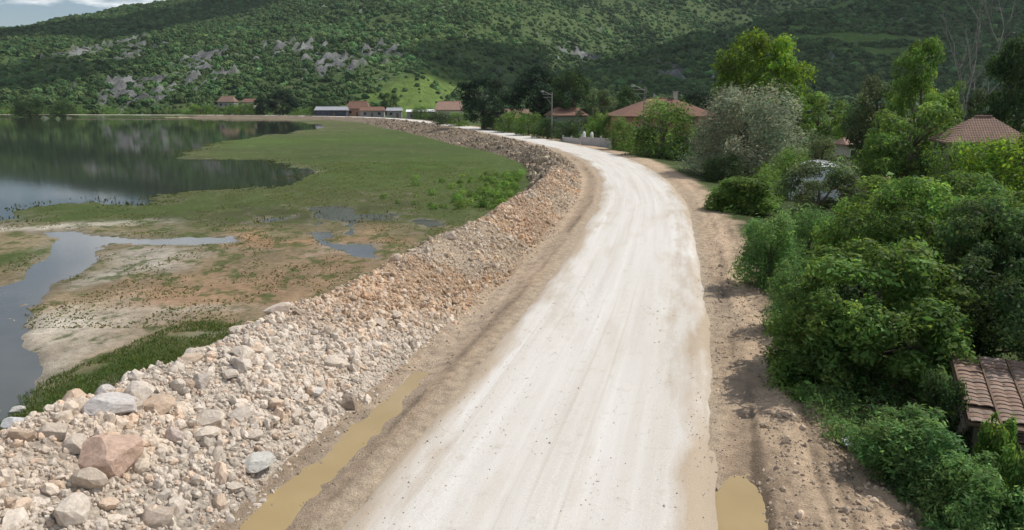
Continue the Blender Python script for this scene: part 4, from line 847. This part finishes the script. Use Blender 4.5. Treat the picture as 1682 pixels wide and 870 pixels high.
PLASTER = {'pink': simple('plaster_pink', (.50, .27, .18), .9, 2, .2, .2), 'cream': simple('plaster_cream', (.55, .50, .41), .9, 2, .2, .2), 'grey': simple('plaster_grey', (.30, .29, .28), .9, 2, .25, .2), 'shadowed': simple('plaster_shadowed', (.05, .06, .095), .9, 2, .2, .2), 'stone': simple('rubble_stone', (.24, .21, .17), .95, 4, .4, .8, .05)}  # the navy plaster is shadow on the far shed's wall, put into its colour
PANE = simple('window_glass', (.03, .035, .045), .08, 3, .2, spec=.5); TIMBER = simple('old_timber', (.16, .11, .075), .85, 8, .35, .4, .01)
def house(name, label, x, y, w_, d_, eave, ridge, rz, roofm, wallm, hip=.3, wins=2, chim=None, over=.45, zb=None, door=True, group=None):
    """walls, tiled roof (hip or gable), windows and a door on the long front"""
    zb = gz(x, y) - .2 if zb is None else zb
    o = empty(name, (x, y, zb), rz); tag(o, label, 'house' if name == 'house' else 'shed', group)
    MB().box((0, 0, eave / 2), (w_, d_, eave)).build('wall', PLASTER[wallm], o)
    W_, D_ = w_ / 2 + over, d_ / 2 + over; hx_ = W_ * (1 - hip); t = .16
    vs_ = [(-W_, -D_, eave), (W_, -D_, eave), (W_, D_, eave), (-W_, D_, eave), (-hx_, 0, ridge), (hx_, 0, ridge)]; vs_ += [(a, b, c + t) for a, b, c in vs_]
    fs = [(6, 7, 11, 10), (7, 8, 11), (8, 9, 10, 11), (9, 6, 10), (0, 4, 5, 1), (1, 5, 2), (2, 5, 4, 3), (3, 4, 0), (0, 1, 7, 6), (1, 2, 8, 7), (2, 3, 9, 8), (3, 0, 6, 9)]
    rf = MB().add(vs_, fs).build('roof', roofm, o)
    MB().tube([(-hx_, 0, ridge + t), (hx_, 0, ridge + t)], .12, 6).build('ridge_cap', roofm, rf)
    MB().box((0, -D_ - .03, eave + .05), (2 * W_, .05, .2)).build('fascia', TIMBER, rf)
    if chim is not None:
        c = MB().box((chim * W_, 0, ridge + .55), (.6, .6, 1.5)).build('chimney', PLASTER['cream'], rf); MB().box((chim * W_, 0, ridge + 1.38), (.95, .95, .14)).build('chimney_cap', PLASTER['grey'], rf)
    for k in range(wins):
        px = (-.5 + (k + .5) / wins) * w_ * .9
        if door and k == wins // 2: 
            dr = MB().box((px, -d_ / 2 - .02, 1.05), (1.0, .08, 2.1)).build('door', TIMBER, o); continue
        f = MB().box((px, -d_ / 2 - .02, eave * .58), (1.3, .08, 1.3)).build('window', WHITE if y < 200 else TIMBER, o); MB().box((px, -d_ / 2 - .065, eave * .58), (1.1, .04, 1.1)).build('pane', PANE, f)
    return o
x0, _ = (26.53, 3.49); house('house', 'pink house with big red hipped tile roof and cream chimney behind the garden bushes', x0, 133, 17, 11, (26.47, 4.77)[1] + .6, (26.34, 7.73)[1] + .6, .12, TILE_RED, 'pink', .75, 4, .28)
x0, _ = (39.79, 3.97); house('house', 'house with faded brown tile roof at the right edge', x0 - .6, 62, 5.6, 4.6, (39.79, 3.97)[1] + .5, (39.54, 5.77)[1] + .7, -.25, TILE_BROWN, 'stone', .8, 2)
x0, _ = (41.86, 2.7); house('shed', 'small shed with orange-pink roof glimpsed among trees above the plastic tunnel', x0, 92, 2.2, 2.5, 2.6, 3.3, .2, TILE_PALE, 'cream', .4, 1, door=False)
x0, _ = (12.71, 3.72); house('house', 'low house with dull red roof behind the middle utility pole', x0, 175, 8, 7, (12.7, 4.14)[1] + .6, (12.68, 5.67)[1] + .7, .2, TILE_RED, 'grey', .4, 3)
x0, _ = (1.23, 4.64); house('house', 'dim grey-brown roofed house behind the roadside hedge', x0, 215, 9, 7, 3.0, 5.4, .3, TILE_BROWN, 'grey', .3, 3)
x0, _ = (-23.89, 4.94); house('house', 'red-brown tiled house beyond the bend, right of the white metal roofs', x0, 285, 10.5, 8, (-23.91, 3.8)[1] + .6, (-23.85, 6.97)[1] + .6, .1, TILE_PALE, 'cream', .25, 3)
x0, _ = (-40.89, 4.42); house('shed', 'white metal roofed shed beyond the bend, left one of two', x0, 318, 7.5, 6, 3.4, 4.2, .1, WHITE_ROOF, 'grey', .02, 2, group='white roofed sheds')
x0, _ = (-35.38, 4.45); house('shed', 'white metal roofed shed beyond the bend, right one of two', x0, 315, 5.6, 6, 3.4, 4.2, .1, WHITE_ROOF, 'grey', .02, 2, group='white roofed sheds')
x0, _ = (-87.27, 2.88); house('shed', 'long low shed with pale grey sheet roof and wall coloured as navy shadow on the far shore', x0, 362, 14.5, 7, 3.2, 4.8, .05, METAL_ROOF, 'shadowed', .02, 4, zb=-.6)
x0, _ = (-76.35, 2.77); house('house', 'far house with dark red tile roof behind the grey sheet-roofed shed', x0, 372, 11, 8, 3.6, 7.2, .0, TILE_RED, 'pink', .3, 3, zb=-.4)
x0, _ = (-65.68, 2.44); house('shed', 'far low shed with maroon roof, right of the dark red house', x0, 352, 11, 7, 2.9, 4.6, .1, TILE_RED, 'grey', .1, 3, zb=-.4)
x0, _ = (-53.47, 2.61); house('shed', 'far dark grey shed at the right end of the lakeside roofs', x0, 340, 6.5, 6, 3.0, 4.3, .1, METAL_ROOF, 'grey', .05, 2, zb=-.4)
x0, _ = (-161.22, 7.2); house('house', 'small brown-roofed house at the hill foot above the far shore, left one', x0, 425, 9, 7, 3.2, 6.4, .0, TILE_BROWN, 'grey', .35, 3, zb=3.2)
x0, _ = (-150.57, 6.86); house('house', 'small orange-roofed house at the hill foot above the far shore, right one', x0, 430, 6.5, 6, 3.0, 5.0, .0, TILE_RED, 'cream', .2, 2, zb=3.2)
# thin far lamp posts on the lake road
for (x, y), zt, lab in (((-184.15, 460.92), 8.2, 'thin pale post on the far shore left of the small brown-roofed house'), ((-137.92, 460.92), 8.6, 'thin pale post on the far shore beside the dark tree clump')):
    o = empty('lamp_post', (x, y, -.6)); tag(o, lab, 'lamp post', 'posts on the far shore'); MB().tube([(0, 0, 0), (0, 0, zt)], [.16, .1], 6).build('post', CONC, o); MB().box((-.5, 0, zt), (1.2, .16, .12)).build('lamp_head', WHITE, o)

# ---------------------------------------------------------------- garden wall beside the road
def garden_wall(p0, p1, label, h, npan):
    (xa, ya), (xb, yb) = p0, p1; ang = math.atan2(yb - ya, xb - xa); L = math.hypot(xb - xa, yb - ya); o = empty('garden_wall', (xa, ya, gz((xa + xb) / 2, (ya + yb) / 2) - .1), ang); tag(o, label, 'wall')
    pl = L / npan; cm = simple('wall_concrete', (.43, .41, .39), .9, 3, .25, .4, .02)
    for k in range(npan): MB().box((pl * (k + .5), 0, h / 2), (pl - .24, .16, h)).build('panel', cm, o)
    for k in range(npan + 1): MB().box((pl * k, 0, (h + .35) / 2), (.24, .26, h + .35)).build('pillar', cm, o)
garden_wall((11.95, 126.24), (15.96, 119.6), 'light grey concrete garden wall with pillars beside the road', 1.45, 3)
garden_wall((9.37, 135.65), (11.8, 128.02), 'darker low wall section left of the light grey garden wall', 1.0, 2)
for k, px_ in enumerate(((12.5, 1.81)[0], (13.85, 1.71)[0])):
    y = 128.6; o = MB().tube([(0, 0, 0), (0, 0, .55), (0, 0, 1.9), (0, 0, 2.15)], [.22, .28, .26, .1], 8).build('white_drum', WHITE, None, True); o.location = (px_, y, gz(px_, y)); tag(o, ('left' if k == 0 else 'right') + ' one of two white drums peeping over the garden wall', 'drum', 'white drums behind the wall')

# ---------------------------------------------------------------- plastic tunnel greenhouse
m, nt, out = material('plastic_film'); b = finish(nt, out, mixc(nt, noise(nt, 2.5, 5), (.62, .66, .68), (.82, .84, .85)), .35, noise(nt, 4, 4), .5, .08, .4)
FILM = m
x0, y0 = (24.72, 57.85); o = empty('plastic_tunnel', (x0 + .2, y0 - .3, gz(x0, y0) - .05), -.25); tag(o, 'white plastic-covered hoop tunnel half hidden by a feathery tree', 'greenhouse')
W_, H_, LN = 2.75, 2.75, 7.0; nseg = 18
for k in range(4):
    v = []; ys = np.linspace(k * LN / 4 + .02, (k + 1) * LN / 4 - .02, 5)
    for y in ys:
        for q in range(nseg + 1):
            a = math.pi * q / nseg; sag = 1 - .03 * math.sin(math.pi * (y - ys[0]) / (ys[-1] - ys[0])) + .012 * math.sin(a * 9 + y * 3); v.append((-math.cos(a) * W_ * sag, y, math.sin(a) ** .8 * H_ * sag))
    link('film_panel', np_mesh('film_panel', v, grid_faces(5, nseg + 1), FILM), o)
ev = [(-math.cos(math.pi * q / nseg) * W_ * .985 * t_, -.02 + .05 * math.sin(q * 2.1 + t_ * 5), math.sin(math.pi * q / nseg) ** .8 * H_ * .985 * t_) for t_ in (.04, .35, .7, 1.0) for q in range(nseg + 1)]
link('end_panel', np_mesh('end_panel', ev, grid_faces(4, nseg + 1), FILM), o)
for k in range(5):
    MB().tube([(-math.cos(math.pi * q / 14) * (W_ + .03), k * LN / 4, math.sin(math.pi * q / 14) ** .8 * (H_ + .03)) for q in range(15)], .035, 6).build('hoop', STEEL, o)
# ---------------------------------------------------------------- brushwood heap
m, nt, out = material('dry_brush'); wv = noise(nt, 5, 7, .7); finish(nt, out, mixc(nt, wv, (.10, .075, .055), (.27, .20, .14)), .95, wv, 1.0, .15, .1); BRUSH = m
x0, y0 = (36.86, 73.8); y0 = 52; x0 = (25.78, 2.79)[0]; g = np.random.RandomState(9)
u_, v_ = np.meshgrid(np.linspace(-1, 1, 44), np.linspace(-1, 1, 34)); hh = np.clip(1 - u_ ** 2 - v_ ** 2, 0, 1) ** .6 * (2.5 + .9 * fbm(u_ * 2.2, v_ * 2.2, 3, 4)) + .2 * fbm(u_ * 9, v_ * 9, 5, 3) * (u_ ** 2 + v_ ** 2 < 1)
o = empty('brushwood_heap', (x0, y0, gz(x0, y0) - .1), .2); tag(o, 'brown heap of dry brushwood and straw behind the plastic tunnel', 'heap')
link('mound', np_mesh('mound', np.stack([u_.ravel() * 2.6, v_.ravel() * 2.0, hh.ravel()], 1), grid_faces(34, 44), BRUSH), o)
mb = MB()
for k in range(130):
    a, q = g.uniform(0, 6.28), math.sqrt(g.uniform()) * .9; px, py = math.cos(a) * q, math.sin(a) * q; zz = (1 - q * q) ** .6 * 2.5; dv = g.normal(size=3) * np.array((1, 1, .35)); dv /= np.linalg.norm(dv); L = g.uniform(.5, 1.3)
    c_ = np.array((px * 2.6, py * 2, zz)); mb.tube([tuple(c_ - dv * L / 2), tuple(c_ + dv * L / 2)], .022, 4)
tag(mb.build('twigs', BRUSH, o), kind='stuff')

# ---------------------------------------------------------------- tiled shed at the right edge
TILE = []
for k, c_ in enumerate(((.28, .195, .15), (.25, .17, .13), (.31, .235, .19), (.23, .175, .14))): TILE.append(simple('clay_tile_%d' % k, c_, .9, 7, .35, .3, .01))
def tile_mesh(w_, l_, m_):
    mb = MB(); n_ = 6; v = []
    for yy, zz in ((0, .012), (l_, 0.0)):
        for q in range(n_ + 1):
            t = q / n_; v.append((t * w_, yy, zz + .028 * math.sin(t * math.pi * 2) ** 2))
    nb = len(v); v += [(a, b, c - .02) for a, b, c in v]; k_ = n_ + 1
    fs = [(q, q + 1, k_ + q + 1, k_ + q) for q in range(n_)] + [(nb + q, nb + k_ + q, nb + k_ + q + 1, nb + q + 1) for q in range(n_)] + [(q, nb + q, nb + q + 1, q + 1) for q in range(n_)]
    mb.add(v, fs); return mb.mesh('tile', m_)
TM = [tile_mesh(.50, .185, t) for t in TILE]
def tiled_shed(x, y, zroof, ncol, nrow, slope, rz, wallh, label, seed):
    rn = random.Random(seed); o = empty('tiled_shed', (x, y, zroof - wallh), rz); tag(o, label, 'shed')
    w_, l_ = ncol * .56, nrow * .165
    MB().box((w_ / 2, l_ / 2 + .12, wallh / 2 - .12), (w_ - .3, l_ - .3, wallh - .1)).build('wall', PLASTER['stone'], o)
    rf = MB().box((w_ / 2, l_ / 2, 0), (w_ + .1, l_ + .05, .06)).build('roof', TIMBER, o); rf.location = (0, 0, wallh); rf.rotation_euler = (slope, 0, 0)
    for i in range(ncol):
        for j in range(nrow):
            if rn.random() < .02: continue
            t = link('tile', TM[rn.choice((0, 0, 1, 1, 2, 3))], rf); t.location = (i * .56 + .03, j * .165 + rn.uniform(-.01, .01), .065 + rn.uniform(0, .012)); t.rotation_euler = (-.05 + rn.uniform(-.02, .02), rn.uniform(-.015, .015), rn.uniform(-.03, .03))
    for i in range(ncol + 1): MB().box((i * .56 - .0, l_ / 2, .085), (.045, l_, .05)).build('batten', TIMBER, rf)
x0, y0 = (9.42, 13.99); tiled_shed(x0, y0, .7, 7, 18, .17, -.40, 1.45, 'low shed with rows of reddish clay roof tiles and dark battens, right edge', 3)
x0, y0 = (9.96, 13.82); tiled_shed(x0, y0, .35, 4, 5, .16, -.40, 1.0, 'small lower lean-to with a few clay tile rows beside the tiled shed', 4)
# ---------------------------------------------------------------- litter
x0, y0 = (7.36, 14.6); bm = bmesh.new(); bmesh.ops.create_icosphere(bm, subdivisions=3, radius=1.0)
for v in bm.verts: v.co *= 1 + .35 * math.sin(v.co.x * 7 + v.co.y * 5) * math.sin(v.co.z * 8 + v.co.x * 3)
me = bpy.data.meshes.new('plastic_bag'); bm.to_mesh(me); bm.free(); me.materials.append(FILM); o = link('plastic_bag', me); o.scale = (.2, .15, .1); o.location = (x0, y0, gz(x0, y0) + .07); tag(o, 'crumpled pale plastic bag by the weeds at the shoulder edge', 'bag')

# ---------------------------------------------------------------- haze: the summer air between here and the hills
m = bpy.data.materials.new('haze_air'); m.use_nodes = True; nt = m.node_tree
for n_ in list(nt.nodes): nt.nodes.remove(n_)
pv = nt.nodes.new('ShaderNodeVolumePrincipled'); pv.inputs['Color'].default_value = (.80, .88, 1.0, 1); pv.inputs['Density'].default_value = 0.000065; pv.inputs['Anisotropy'].default_value = 0.2
ou = nt.nodes.new('ShaderNodeOutputMaterial'); nt.links.new(pv.outputs[0], ou.inputs['Volume'])
tag(MB().box((0, 0, 228), (5400, 5400, 464)).build('haze', m), kind='stuff')
